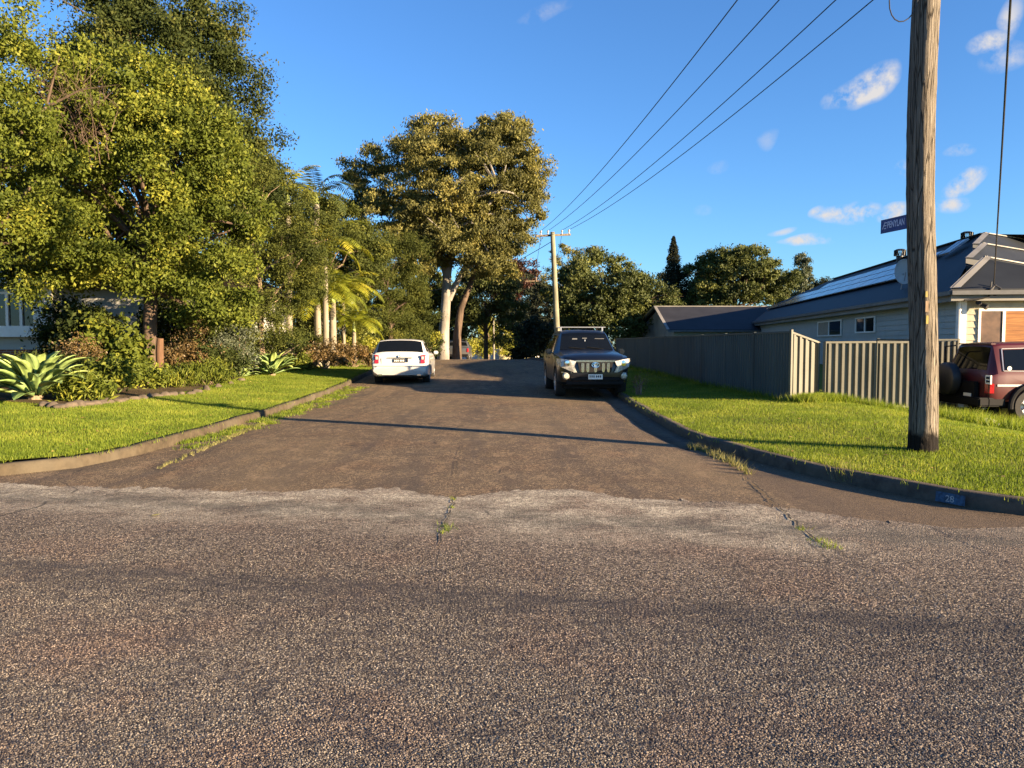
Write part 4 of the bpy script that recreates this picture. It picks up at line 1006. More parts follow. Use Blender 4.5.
for i in range(46):
    t = Vector(cl[rs.randint(len(cl))])-gb; s = [gp(430,235,50.5), gp(425,205,51), gp(462,205,49), gp(470,172,49), gp(480,215,48.4), gp(500,190,48), gp(453,240,49.6), gp(478,262,49)][rs.randint(8)]
    if (t-s).length > 5.5: continue
    m_ = s.lerp(t, .5)+Vector((rs.randn()*.3, rs.randn()*.3, .35)); mb.tube([s, m_, t], [.085,.06,.02], 6)
mb.build('trunk', M['bark_pale'], groot, smooth=True)
mb = MB()
mb.tube([gp(457,362,51), gp(457,335,51), gp(461,308,51), gp(470,285,51), gp(478,262,51.3)], [.34,.27,.22,.17,.10], 12)
mb.build('trunk', M['bark_dark'], groot, smooth=True, label='leaning dark barked second trunk on the right')
cl = cl[cl[:,2] > 5.7]
crown_mesh('crown', groot, LM['gum'], rs, cl, 230000, .66, .20, .7, .36, .62, tuple(gb))
# understorey right of the gum
tree('tree', 'mid green tree behind the gum trunks over the silver car', base_at(486, 62, lambda x,y:-.3), crown_c(484,305,62), (3.0,2.5,3.3), 31, 90, 30000, .8, .22, LM['far'], M['bark_dark'], .2)
tree('creeper_covered_tree', 'yellow green creeper covered tree around the thin post past the crest', base_at(488, 76, lambda x,y:-1.), crown_c(490,338,76), (2.0,1.6,2.2), 32, 40, 12000, .7, .2, LM['yel'], M['bark_mid'], .15, cat='tree', extra=[(crown_c(478,348,75),(1.3,1,1.2),12)])
tree('tree', 'red leaved tree at the far end of the street', base_at(512, 118, lambda x,y:-2.), crown_c(512,284,118), (5.2,3.,3.6), 33, 90, 18000, 1.2, .4, LM['red'], M['bark_dark'], .25)
# dark mass of trees at the end of the street and behind the pole
far_specs = [
 (405, 78, 330, 4.5, 4.0, 'fardark', 'dark tree filling the gap right of the she oak'),
 (432, 66, 318, 2.6, 4.0, 'far', 'shaded tree seen between the she oak and the gum trunk'),
 (525, 112, 318, 6.0, 5.0, 'fardark', 'dark round tree left of the slender pole at the street end'),
 (548, 92, 325, 5.0, 4.2, 'fardark', 'deep shaded tree directly behind the slender pole'),
 (505, 135, 318, 7.0, 5.5, 'fardark', 'black green tree below the red leaved tree'),
 (532, 84, 345, 3.0, 2.6, 'fardark', 'low dark bush left of the black four wheel drive'),
]
for i, (px, d, cy, rx, rz, mk, lb_) in enumerate(far_specs):
    c = crown_c(px, cy, d); tree('tree', lb_, (c[0], d, -1.6), c, (rx, rx*.8, rz*1.15), 40+i, 90, 20000, .9, .34, LM[mk], M['bark_dark'], .25, group='trees at the end of the street')
c = crown_c(575, 272, 98)
tree('gum_tree', 'sparse spiky topped gum rising behind the slender pole', (c[0], 98, -1.5), c, (5.0,3,2.6), 51, 34, 7000, .8, .3, LM['gum'], M['bark_pale'], .25, .5, .35, .3, .4, extra=[(crown_c(590,252,98),(2.4,1.5,.8),9),(crown_c(545,290,98),(1.6,1.5,2.2),9),(crown_c(562,250,98),(1.6,1.5,.6),6)], trunk_top=crown_c(572,270,98), n_tw=24)
# trees over the right fence
c = crown_c(605, 296, 58)
tree('tree', 'broad sunlit olive tree over the dark fence right of the black four wheel drive', (c[0], 58, 0), c, (3.9,3.3,3.3), 61, 150, 70000, .7, .22, LM['far'], M['bark_dark'], .28, extra=[(crown_c(650,306,57),(2.4,2.2,2.4),60),(crown_c(575,300,60),(2.0,2,2.8),46),(crown_c(610,325,57),(4,2.4,1.4),50)])
c = crown_c(700, 303, 75)
tree('tree', 'dark green tree between the conifer and the broad tree above the grey roof', (c[0], 75, 0), c, (2.6,2,3.2), 62, 60, 20000, .8, .24, LM['fardark'], M['bark_dark'], .2)
c = crown_c(735, 277, 70)
tree('tree', 'broad lumpy dark green tree above the grey gable roof', (c[0], 70, 0), c, (4.3,3.5,2.6), 63, 140, 60000, .65, .24, LM['far'], M['bark_dark'], .3, extra=[(crown_c(742,262,69),(2.0,2,1.3),34),(crown_c(712,268,71),(1.6,2,1.5),24),(crown_c(765,285,70),(2.2,2,2.2),40),(crown_c(708,292,70),(1.6,1.5,2.),30),(crown_c(740,300,70),(4,2.5,1.8),50)])
c = crown_c(803, 283, 85)
tree('poplar_tree', 'narrow upright poplar left of the solar roof', (c[0], 85, 0), c, (.85,.85,3.3), 64, 70, 14000, .45, .22, LM['grey'], M['bark_mid'], .15, -.4)
c = crown_c(786, 293, 88)
tree('tree', 'small dark tree at the left foot of the poplar', (c[0], 88, 0), c, (1.8,1.5,2.6), 65, 44, 12000, .7, .22, LM['far'], M['bark_dark'], .15)
c = crown_c(824, 296, 90)
tree('tree', 'low dark tree between the poplar and the solar panels', (c[0], 90, 0), c, (2.6,1.5,2.0), 66, 44, 12000, .7, .22, LM['fardark'], M['bark_dark'], .15)
c = crown_c(640, 300, 95)
tree('tree', 'distant dark tree filling the skyline left of the conifer', (c[0], 95, 0), c, (6.5,3,3.0), 67, 70, 20000, 1.0, .3, LM['fardark'], M['bark_dark'], .2)
# conifer: whorls of drooping branches
def conifer(px, d, ytop, label, wpx):
    c = P(px, 342, d); zt = HZ(ytop, d); rs = np.random.RandomState(70)
    root = empty('conifer_tree', (c.x, d, 0), 0, label, 'tree'); mb = MB(); mb.tube([(0,0,-.3),(0,0,zt)], [.2,.02], 8); mb.build('trunk', M['bark_dark'], root)
    n = 26000; t = rs.random(n)**.75; z = zt*(1-t*.93); rmax = wpx/769*d/2*(.03+.97*t**.8)*(1+.14*np.sin(t*75)+.14*rs.randn(n)); a = rs.random(n)*6.28; lobe = 1+.15*np.sin(5*a+t*9)
    rr = rmax*lobe*rs.random(n)**.4
    C = np.stack([rr*np.cos(a), rr*np.sin(a), z-.12*rr], 1); v, F_, tt = leaf_quads(C, .2, rs, .2, .3)
    raw_mesh('crown', v, F_, LM['fardark'], root, tint=tt)
conifer(672.5, 72, 237, 'tall narrow dark conifer above the trees left of the grey roof', 40)
# far treeline all round: one mass
rs = np.random.RandomState(77); Cs = []
for k in range(150):
    a = rs.uniform(-1.25, 1.25); r_ = rs.uniform(135, 190); c = np.array([math.sin(a)*r_, math.cos(a)*r_, -2+rs.random()*4.5]); m_ = 420
    d_ = rs.normal(size=(m_, 3)); d_ /= np.linalg.norm(d_, axis=1)[:, None]; Cs.append(c+d_*(rs.random(m_)**.33)[:, None]*np.array([7, 5, 4.5+3*rs.random()]))
v, F_, tt = leaf_quads(np.vstack(Cs), 1.0, rs, .2, .6); o = raw_mesh('distant_woodland', v, F_, LM['fardark'], tint=tt); tag(o, 'far wooded skyline behind the houses', 'woodland', None, 'stuff')

# ------------------------------------------------------------------ palms
def frond(rs, az, el, Ln, V, F, T, org, width=.42, tw=.0):
    d = Vector((math.cos(az), math.sin(az), 0)); p = Vector(org); e = el; n = 26; prev = None; side = Vector((-d.y, d.x, 0)); tint = rs.random()
    for i in range(n):
        t = i/(n-1); st = Ln/n; dirn = d*math.cos(e)+Vector((0,0,math.sin(e))); q = p+dirn*st; e -= 1.9/n*(.5+t)
        w = width*math.sin(math.pi*(.12+.85*t))**.7
        b = len(V); r_ = .012*(1-t)
        V += [p+side*r_, p-side*r_, q-side*r_, q+side*r_]; F.append([b,b+1,b+2,b+3]); T += [tint*.5+.5]*4
        if t > .14:
            for sgn in (-1, 1):
                tip = p+side*sgn*w+dirn*w*.55+Vector((0,0,-.35*w+.10*w*rs.randn())); b = len(V)
                mid = p.lerp(tip, .5)+Vector((0,0,.05*w)); hw = dirn*.032
                V += [p-hw*.4, p+hw*.6, mid+hw, tip, mid-hw]; F += [[b,b+1,b+2,b+4],[b+4,b+2,b+3,b+3]]; T += [min(1, tint*.6+.4*rs.random())]*5
        p = q
    for f_ in F:
        if len(f_) == 4 and f_[2] == f_[3]: f_.pop()
def palm(px, d, ytop, ybase_z, nf, Ln, label, seed, r0=.11, lean=0, width=.42, mat='palm', els=(1.25, .1)):
    rs = np.random.RandomState(seed); c = P(px, 342, d); zt = HZ(ytop, d)
    root = empty('palm_tree', (c.x, d, ybase_z), 0, label, 'palm tree', 'palms in the left garden'); mb = MB()
    h = zt-ybase_z; pts = [Vector((lean*t*t, 0, h*t)) for t in np.linspace(-.04, 1, 14)]
    mb.tube(pts, [r0*(1.25-.35*t)*(1+.06*(i % 2)) for i, t in enumerate(np.linspace(0, 1, 14))], 10); mb.build('trunk', M['palm_trunk'], root, smooth=True)
    mb = MB(); mb.tube([pts[-1], pts[-1]+Vector((0,0,.45))], [r0*.95, r0*.4], 8); mb.build('crownshaft', plain('crownshaft', (.22,.27,.06), .5), root, smooth=True)
    for k in range(nf):
        V, F, T = [], [], []
        frond(rs, k*2.4+rs.rand()*.5, els[0]-(els[0]-els[1])*((k/nf)**.8)+rs.randn()*.08, Ln*(.85+.3*rs.random()), V, F, T, pts[-1]+Vector((0,0,.35)), width)
        raw_mesh('frond', [tuple(v) for v in V], F, LM[mat], root, tint=T)
palm(318, 31, 305, .6, 16, 2.0, 'leftmost of the three short palms with pale trunks', 1, .12)
palm(333, 31.8, 303, .6, 17, 2.1, 'thickest pale trunked palm in the middle of the garden palms', 2, .13)
palm(343.5, 33.5, 300, .6, 16, 2.0, 'slim rightmost palm with yellowing fronds', 3, .08)
palm(326, 30.2, 258, .6, 15, 2.2, 'taller palm with yellow green fronds above the short ones', 4, .10)
palm(354, 33, 332, .6, 14, 1.6, 'low yellow palm nearest to the white car', 5, .09)
palm(318, 33, 206, .6, 13, 2.2, 'tallest palm with fronds against the sky beside the dark tree', 6, .14, mat='dark')
palm(290, 31, 205, .6, 8, 1.9, 'palm with one pale upright spear at the edge of the dark tree', 7, .12, els=(1.45,.2), mat='palm')

# ------------------------------------------------------------------ agaves
M['agave'] = None
def agave_mat():
    m = Mt('agave_leaf', (.25,.33,.18), .5, 0, .4)
    at = m.N('ShaderNodeAttribute', attribute_name='tint'); n = m.noise(3, None, 3)
    c = m.ramp(at.outputs['Fac'], [(0, (.10,.17,.05)), (.6, (.20,.28,.085)), (1, (.34,.40,.10))]); m.col(m.mix(m.rng(n,.4,.7,0,.3), c, (.15,.21,.10))); return m.m
M['agave'] = agave_mat()
def agave(px, py, z, rad, label, seed, nl=34, hh=1.0):
    rs = np.random.RandomState(seed); b = PZ(px, py, z); b.z -= .17*rad; root = empty('agave_plant', b, 0, label, 'agave', 'agaves in the left garden')
    mb = MB(); mb.tube([(0,0,-.1),(0,0,.28*rad)], [.10*rad,.12*rad], 8); mb.build('stem', M['bark_mid'], root)
    for k in range(nl):
        t = k/nl; az = k*2.399+rs.randn()*.08; el = 1.5-1.35*t**1.05+rs.randn()*.06; Ln = rad*(.62+.42*math.sin(min(1,t*1.5+.15)*math.pi*.5))*(.92+.16*rs.rand()); w = .235*rad
        d = Vector((math.cos(az), math.sin(az), 0)); side = Vector((-d.y, d.x, 0)); p = Vector((0,0,.28*rad))+d*.05*rad; e = el; V = []; F = []; n = 9; tint = min(1, max(0, .75-.5*t+.25*rs.randn()))
        for i in range(n+1):
            s = i/n; dr = d*math.cos(e)+Vector((0,0,math.sin(e))); up = side.cross(dr)*-1; up = up if up.z > 0 or abs(e) > 1.2 else -up
            ww = w*(.42+1.15*math.sin(min(1, s/.62)*math.pi/2)-.5 if s < .62 else 1.07*(1-((s-.62)/.38)**1.7)); ww = max(ww, .002)
            th = .035*rad*(1-s)+.003
            V += [p-side*ww*.5+up*ww*.16, p-side*ww*.25+up*ww*.03, p, p+side*ww*.25+up*ww*.03, p+side*ww*.5+up*ww*.16, p-up*th]
            p = p+dr*Ln/n; e -= (.30*s if el > .4 else .16*s)
        for i in range(n):
            a = i*6
            for j in range(4): F.append([a+j, a+j+1, a+j+7, a+j+6])
            F.append([a, a+6, a+11, a+5]); F.append([a+4, a+5, a+11, a+10])
        raw_mesh('leaf', V, F, M['agave'], root, smooth=True, tint=[tint]*len(V))
agave(36, 402, .3, 1.22, 'biggest agave rosette at the left edge of the lawn', 1, 46)
agave(272, 377, .33, 1.0, 'upright pale agave rosette at the bed edge left of the palms', 2, 34)
agave(240, 379, .33, .68, 'smaller agave left of the upright pale one', 3, 26)
agave(303, 372, .36, .7, 'agave partly behind and right of the upright pale one', 4, 30)
shrub_late = True

# ------------------------------------------------------------------ garden bed, shrubs, edging stones
bedp = [PZ(x, y, .28) for x, y in ((-120,408),(0,405),(60,407),(110,402),(150,395),(190,391),(240,381),(290,375),(330,369))]
bp = [(p.x, p.y) for p in bedp]+[(-8.6,44),(-14,46),(-16,28),(-18,20),(-16,15)]
bo = region('garden_bed', bp, lambda x, y: ZL(x, y)+.02, .8, M['bed']); tag(bo, 'dark mulched soil under the left garden shrubs', None, None, 'structure')
rs = np.random.RandomState(90)
M['stone'] = plain('edging_stone', (.085,.065,.045), .9, var=.3, scale=9, bumpy=.5)
i = 0
for px in list(range(44, 200, 8))+list(range(205, 250, 12)):
    py = np.interp(px, [0,60,110,150,190,240,290], [406,408.5,403,396.5,392.5,383,377]); b = PZ(px+rs.rand()*3, py+.5, .27); b.z = ZL(b.x, b.y)
    bm = bmesh.new(); bmesh.ops.create_icosphere(bm, subdivisions=3, radius=1); ph = rs.rand(6)*6
    sx, sy, sz = .09+.06*rs.rand(), .08+.04*rs.rand(), .05+.05*rs.rand()
    for v in bm.verts:
        k = 1+.13*math.sin(3*v.co.x+ph[0])+.1*math.sin(4*v.co.y+ph[1])+.09*math.sin(5*v.co.z+ph[2]); v.co = Vector((v.co.x*sx, v.co.y*sy, v.co.z*sz))*k
    me = bpy.data.meshes.new('edging_stone'); bm.to_mesh(me); bm.free(); me.materials.append(M['stone'])
    for p_ in me.polygons: p_.use_smooth = True
    o = bpy.data.objects.new('edging_stone', me); COL.objects.link(o); o.location = b+Vector((0,0,.02)); o.rotation_euler = (0,0,rs.rand()*3)
    tag(o, 'rounded tan edging stone in the row along the left garden bed', 'stone', 'edging stones along the bed'); i += 1
def shrub(name, label, px, d, r, h, mk, seed, nleaf=5000, size=.10, asp=.5, droop=0, py=None, grp='shrubs in the left garden', zf=None):
    rs = np.random.RandomState(seed); p = P(px, 342, d); z = (zf or ZL)(p.x, d); b = Vector((p.x, d, z)); root = empty(name, b, 0, label, 'shrub', grp)
    cl = clumps(rs, (p.x, d, z+h*.55), (r, r*.8, h*.5), 22, .3, .2); mb = MB()
    for k in range(9): t = Vector(cl[k % len(cl)])-b; mb.tube([Vector((rs.randn()*.05, rs.randn()*.05, -.05)), t*.5+Vector((0,0,.05)), t], [.022,.015,.005], 5)
    mb.build('stem', M['bark_mid'], root); crown_mesh('foliage', root, LM[mk], rs, cl, nleaf, .22+.14*h, size, droop, asp, .8, tuple(b))
shrub('leafy_shrub', 'tall broad leaved shrub between the house window and the tree trunk', 108, 20.6, .85, 1.5, 'bright', 101, 4200, .14, .6)
shrub('leafy_shrub', 'dark shrub in front of the pale house wall left of the tree trunk', 90, 21.5, .7, 2.0, 'dark', 102, 4000, .13, .55)
shrub('rusty_shrub', 'reddish brown shrub behind the big agave', 78, 19., .8, 1.0, 'rust', 103, 4200, .07)
shrub('leafy_shrub', 'low yellow green shrub at the bed edge left of the trunk', 110, 17.6, .7, .7, 'bright', 104, 3600, .10)
shrub('leafy_shrub', 'low bright shrub at the foot of the big tree trunk', 140, 19.3, .65, .55, 'bright', 105, 3000, .11, .4)
shrub('rusty_shrub', 'brown twiggy shrub right of the big tree trunk', 185, 22.5, 1.0, 1.3, 'rust', 106, 5000, .07)
shrub('leafy_shrub', 'strappy light green clump right of the trunk at the bed edge', 178, 20.2, .6, .5, 'bright', 107, 2600, .16, .16, -1)
shrub('leafy_shrub', 'dark leafy shrub between the trunk and the small agave', 212, 22.8, .9, 1.0, 'dark', 108, 4600, .10)
shrub('leafy_shrub', 'strappy clump just left of the small agave', 210, 21.3, .6, .5, 'bright', 109, 2800, .16, .16, -1)
shrub('grey_shrub', 'grey green shrub behind the small agave', 238, 24.3, 1.0, 1.5, 'grey', 110, 5200, .07)
shrub('rusty_shrub', 'rusty pink shrub in front of the palm trunks', 325, 29.5, 1.0, .95, 'rust', 111, 5200, .09)
shrub('rusty_shrub', 'brownish shrub right of the palms behind the white car', 352, 32, 1.1, .9, 'rust', 112, 5200, .09)
shrub('leafy_shrub', 'yellow green shrub between the palms and the white car', 366, 35, .9, 1.2, 'yel', 113, 4600, .10)
shrub('leafy_shrub', 'bright fern like shrub right of the agaves', 296, 28.6, .7, .6, 'bright', 114, 3000, .12, .3)
shrub('leafy_shrub', 'dark hedge like shrub under the feathery tree', 375, 42, 1.9, 1.9, 'dark', 115, 7000, .12)
shrub('leafy_shrub', 'dark shrub under the feathery tree beside the gum trunk', 415, 46, 1.6, 1.8, 'dark', 116, 6000, .12)
shrub('leafy_shrub', 'yellow tipped shrub left of the gum trunk', 427, 49, .7, 1.8, 'yel', 117, 3200, .12)
shrub('leafy_shrub', 'dark shrub filling the gap below the olive tree', 262, 27.5, 1.6, 1.6, 'dark', 118, 6000, .09)
shrub('rusty_shrub', 'brown shrub against the garden house wall', 200, 24.4, 1.1, 1.7, 'rust', 119, 6500, .08)
shrub('leafy_shrub', 'dense dark shrub filling the gap right of the house window', 62, 23.5, 1.0, 2.2, 'dark', 120, 7000, .11)
shrub('leafy_shrub', 'dark shrub against the pale wall right of the big trunk', 172, 24., 1.0, 2.3, 'dark', 121, 7000, .11)
shrub('leafy_shrub', 'tall olive shrub behind the small agave', 225, 25.2, 1.3, 2.4, 'olive', 122, 9000, .09)
shrub('leafy_shrub', 'yellow green strappy clump beside the biggest agave', 84, 15.4, .42, .42, 'bright', 127, 2600, .17, .2, -.6)
shrub('leafy_shrub', 'low dark ground shrub behind the big agave', 55, 18.4, .9, .75, 'dark', 123, 5000, .09)
shrub('leafy_shrub', 'dark green shrub below the palm trunks', 300, 31.5, 1.3, 1.5, 'dark', 124, 7000, .10)
shrub('leafy_shrub', 'olive shrub filling the shade behind the palm trunks', 335, 36, 2.2, 2.6, 'olive', 125, 12000, .12)
shrub('leafy_shrub', 'dark backing shrub between olive tree and palms', 290, 34, 1.8, 2.8, 'dark', 126, 9000, .12)
rs = np.random.RandomState(140)   # lit lower piece of the big trunk, sunlight put into its orange bark colour
b = base_at(159, 20.4, ZL); o_ = empty('lit_trunk_piece', b, 0, 'sunlit lower piece of the big trunk, its light put into orange brown bark', 'stump')
mb = MB(); mb.tube([(0,0,-.1),(.01,0,.4),(.0,.02,.9),(.03,0,1.25)], [.12,.105,.10,.085], 12); mb.build('stump', bark_mat('sunlit_bark', (.08,.045,.026), (.17,.095,.055)), o_, smooth=True)
# behind-house screen of trees so no bare horizon shows left
for i, (px, d, cy, rx, rz) in enumerate(((20, 42, 200, 5, 6), (-60, 40, 180, 5, 6), (250, 44, 240, 4, 4), (300, 52, 255, 5, 4.5), (350, 60, 275, 5, 4.5))):
    c = crown_c(px, cy, d); tree('tree', ('dark background tree behind the garden house roof','background tree beyond the left edge house','background tree behind the olive tree','background tree glimpsed behind the garden palms','background tree behind the feathery tree')[i], (c[0], d, .3), c, (rx, rx*.7, rz), 150+i, 80, 22000, .9, .22, LM['dark'], M['bark_dark'], .2, group='screening trees behind the left garden')

# ------------------------------------------------------------------ grass blades
def blades(name, label, pts, h, w, mat, seed, lean=.5):
    rs = np.random.RandomState(seed); n = len(pts); hh = h*(.55+.9*rs.random(n)); a = rs.random(n)*6.28; tx = np.cos(a); ty = np.sin(a); l = lean*hh*rs.random(n); b = rs.random(n)*6.28
    lx, ly = np.cos(b)*l, np.sin(b)*l; ww = w*(.7+.6*rs.random(n)); v = np.empty((n, 3, 3)); p = pts
    v[:,0] = p+np.stack([tx*ww, ty*ww, 0*ww], 1); v[:,1] = p-np.stack([tx*ww, ty*ww, 0*ww], 1); v[:,2] = p+np.stack([lx, ly, hh], 1)
    o = raw_mesh(name, v.reshape(-1,3), np.arange(n*3).reshape(n,3), mat, tint=np.repeat(rs.random(n), 3)); return tag(o, label, 'grass', None, 'stuff')
LM['grass'] = leaf_mat('grass_blade', (.070,.115,.012), (.185,.25,.022), (.36,.37,.06), .5, .6, .25, nscale=.9)
LM['dry'] = leaf_mat('dry_grass', (.11,.12,.035), (.26,.24,.09), (.36,.32,.15), .4, .7, .2)
def inside(pts, poly):
    x, y = pts[:,0], pts[:,1]; r_ = np.zeros(len(pts), bool); j = len(poly)-1
    for i in range(len(poly)):
        xi, yi = poly[i]; xj, yj = poly[j]
        c = ((yi > y) != (yj > y)) & (x < (xj-xi)*(y-yi)/(yj-yi+1e-12)+xi); r_ ^= c; j = i
    return r_
rs = np.random.RandomState(200)
def scatter(n, box, poly, zf, dens_pow=1.5, ymin=8):
    x = rs.uniform(box[0], box[1], n); y = box[2]+(box[3]-box[2])*rs.random(n)**dens_pow; p = np.stack([x, y], 1)
    k = inside(p, poly) & (np.abs(x/y) < .74); p = p[k]; z = vec_apply(zf, p[:,0], p[:,1]); return np.column_stack([p, z])
polyR = [tuple(p) for p in kr_back] + [(40,110),(60,60)]; polyL = [tuple(p) for p in kl_back] + [(-40,110),(-60,80)]
pR = scatter(620000, (2.5, 16, 5.4, 30), polyR, ZR, 1.7)
pR = pR[~((pR[:,0] > np.interp(pR[:,1], [16.9,34.7],[6.3,5.0])) & (pR[:,1] > 17.3))]
blades('lawn_grass', 'short sunlit grass covering the right verge', pR, .036, .0036, LM['grass'], 1)
pL = scatter(640000, (-15, -4.8, 8.4, 42), polyL, ZL, 1.6)
kb = ~inside(pL[:, :2], bp)
blades('lawn_grass', 'short bright grass covering the left verge', pL[kb], .036, .0038, LM['grass'], 2)
# taller weeds: under the front fence, round the red four wheel drive, along kerbs and seams
def weeds(name, label, spots, h, mat, seed, w=.005, n=70, sp=.10, cat='weeds'):
    rs = np.random.RandomState(seed); P_ = []
    for (x, y, z, s) in spots:
        m_ = int(n*s); a = rs.normal(size=(m_, 2))*sp*s; P_.append(np.column_stack([x+a[:,0], y+a[:,1], np.full(m_, z)]))
    o = blades(name, label, np.vstack(P_), h, w, mat, seed, 1.0); o['category'] = cat; return o
rs = np.random.RandomState(210)
sp = []
for t in np.linspace(0, 1, 60): q = P0.lerp(P1, t)+Vector((.2,-.25)); sp.append((q.x+rs.randn()*.12, q.y+rs.randn()*.15, ZR(q.x,q.y), .8+.5*rs.rand()))
for t in np.linspace(0, 1, 80): q = P1.lerp(P3, t)+Vector((-.15,-.3)); sp.append((q.x+rs.randn()*.2, q.y+rs.randn()*.2, ZR(q.x,q.y), .5+.5*rs.rand()))
weeds('weed_patch', 'tall bright weeds growing along the foot of the beige fence', sp, .15, LM['grass'], 3, .007)
sp = []
for k in range(190): x = rs.uniform(8.2, 14); y = rs.uniform(13.2, 16.4); sp.append((x, y, ZR(x,y), .6+.9*rs.rand()))
weeds('weed_patch', 'long tangled weeds in front of the red four wheel drive', sp, .22, LM['grass'], 4, .008, 80, .14)
sp = []
for t in np.linspace(0, 1, 50): q = P0.lerp(FE, t)+Vector((-.15,0)); sp.append((q.x, q.y, ZR(q.x,q.y), .5+.5*rs.rand()))
weeds('weed_patch', 'ragged grass along the foot of the dark fence', sp, .14, LM['grass'], 5, .007, 60)
sp = []
for px, py, s in ((697,450,.9),(706,452,.8),(714,456,1.1),(722,459,1.),(729,462,.9),(735,466,.8),(742,470,.7),(748,474,.6),(690,448,.6)): q = PZ(px, py, 0); sp.append((q.x, q.y, 0, s*.7))
weeds('weed_clump', 'straw coloured grass tufts in the gutter seam near the right kerb', sp, .085, LM['dry'], 6, .004, 90, .07)
sp = [(q.x, q.y, .02, s) for q, s in ((PZ(788,463,.0),.8),(PZ(849,482,.0),1.),(PZ(842,479,.0),.6))]
weeds('weed_clump', 'wispy pale grass clumps sprouting against the right kerb face', sp, .17, LM['dry'], 7, .004, 90, .07)
sp = []
for px, py, s in ((446,527,.35),(447,530,.4),(444,533,.25),(826,545,.5),(832,548,.45),(818,541,.35),(803,530,.3),(454,500,.2),(452,508,.2)): q = PZ(px, py, 0); sp.append((q.x, q.y, 0, s))
weeds('weed_clump', 'tiny weeds growing in the cracks of the cross street', sp, .035, LM['grass'], 8, .003, 70, .09)
sp = []
lk = [p for p in kl if 10.8 < p.y < 24 and p.x > -6]
for p in lk:
    s = 1 if p.y > 12 else .5
    for k in range(3):
        w_ = rs.random()**1.5; q = p+Vector((.06+w_*(.35+.25*min(1,(p.y-10.5)/5)), rs.randn()*.1)); sp.append((q.x, q.y, RZ(q.y)+.0, .5+.5*rs.rand()))
weeds('weed_strip', 'creeping grass spilling into the gutter along the left kerb', sp, .05, LM['grass'], 9, .006, 90, .10)
sp = []
for t in np.linspace(0, 1, 90): a, b_ = PZ(157,470,0), PZ(262,425,0); q = a.lerp(b_, t); sp.append((q.x+rs.randn()*.03, q.y+rs.randn()*.03, .01, .12+.5*t*rs.rand()))
weeds('weed_strip', 'thin line of yellow weeds along the old gutter seam at left', sp, .035, LM['dry'], 10, .004, 70, .06)
sp = []
for p in [p for p in kl_back if p.y < 30 and p.x > -12 and p.y > 8.5]: sp.append((p.x-.02, p.y, ZL(p.x, p.y)-.02, .5+.4*rs.rand()))
weeds('weed_strip', 'grass fringe overhanging the left kerb top', sp, .05, LM['grass'], 11, .004, 70, .12)
sp = []
for p in [p for p in kr_back if p.y < 30 and p.x < 8 and p.y > 5]: sp.append((p.x+.03, p.y, ZR(p.x, p.y)-.02, .5+.4*rs.rand()))
weeds('weed_strip', 'grass fringe overhanging the right kerb top', sp, .055, LM['grass'], 12, .004, 80, .12)
q = P(636, 392, 19.3); shrub('dry_shrub', 'small dry twiggy weed beside the black four wheel drive wheel', 639, 19.5, .22, .5, 'rust', 130, 260, .05, grp='roadside weeds', zf=ZR)
rs = np.random.RandomState(333)   # leaf litter on lawns and in the gutters
n_ = 900; x_ = np.concatenate([rs.uniform(-9, -4.3, n_//2), rs.uniform(2.6, 9, n_//2)]); y_ = rs.uniform(7, 24, n_)
k_ = np.abs(x_/y_) < .72; x_, y_ = x_[k_], y_[k_]
inR = inside(np.column_stack([x_, y_]), polyR); inL = inside(np.column_stack([x_, y_]), polyL)
z_ = np.array([ (ZR(a, b)+.03) if r else (ZL(a, b)+.03 if l else RZ(b)+.012+.02*sm((b-7)/5)) for a, b, r, l in zip(x_, y_, inR, inL)])
keep = (inR | inL) | ((x_ < -4.0) & (y_ > 9.6)) | ((x_ > 2.0) & (x_ < 3.2) & (y_ > 9)); C_ = np.column_stack([x_, y_, z_])[keep]
v, F_, tt = leaf_quads(C_, .06, rs, 0, .5); v[:, 2] = np.repeat(C_[:, 2], 4)+(v[:, 2]-np.repeat(C_[:, 2], 4))*.25
o = raw_mesh('leaf_litter', v, F_, leaf_mat('dead_leaf', (.06,.035,.015), (.20,.12,.045), (.34,.25,.08), .1), tint=tt); tag(o, 'scattered small dead leaves on the lawns and gutters', None, None, 'stuff')
# fallen leaf and litter
ob = PZ(156, 516, .006); mb = MB(); mb.add([(-.05,0,.006),(0,-.025,.012),(.05,0,.02),(0,.025,.012)], [[0,1,2,3]]); o = mb.build('fallen_leaf', plain('yellow_leaf', (.62,.50,.04), .5)); o.location = ob; tag(o, 'single yellow fallen leaf on the cross street', 'leaf')
o = bpy.data.objects.new('rubbish_bag', None)
bm = bmesh.new(); bmesh.ops.create_icosphere(bm, subdivisions=3, radius=.17)
for v in bm.verts: v.co = Vector((v.co.x*1.3, v.co.y, v.co.z*.65))*(1+.2*math.sin(9*v.co.x+3)*math.sin(11*v.co.z)+.12*math.sin(17*v.co.y))
me = bpy.data.meshes.new('rubbish_bag'); bm.to_mesh(me); bm.free(); me.materials.append(M['white']); bpy.data.objects.remove(o)
o = bpy.data.objects.new('rubbish_bag', me); COL.objects.link(o); o.location = P(990, 422, 14.6); o.location.z = ZR(o.location.x, 14.6)+.08; tag(o, 'crumpled pale object lying in the weeds below the red four wheel drive', 'litter')
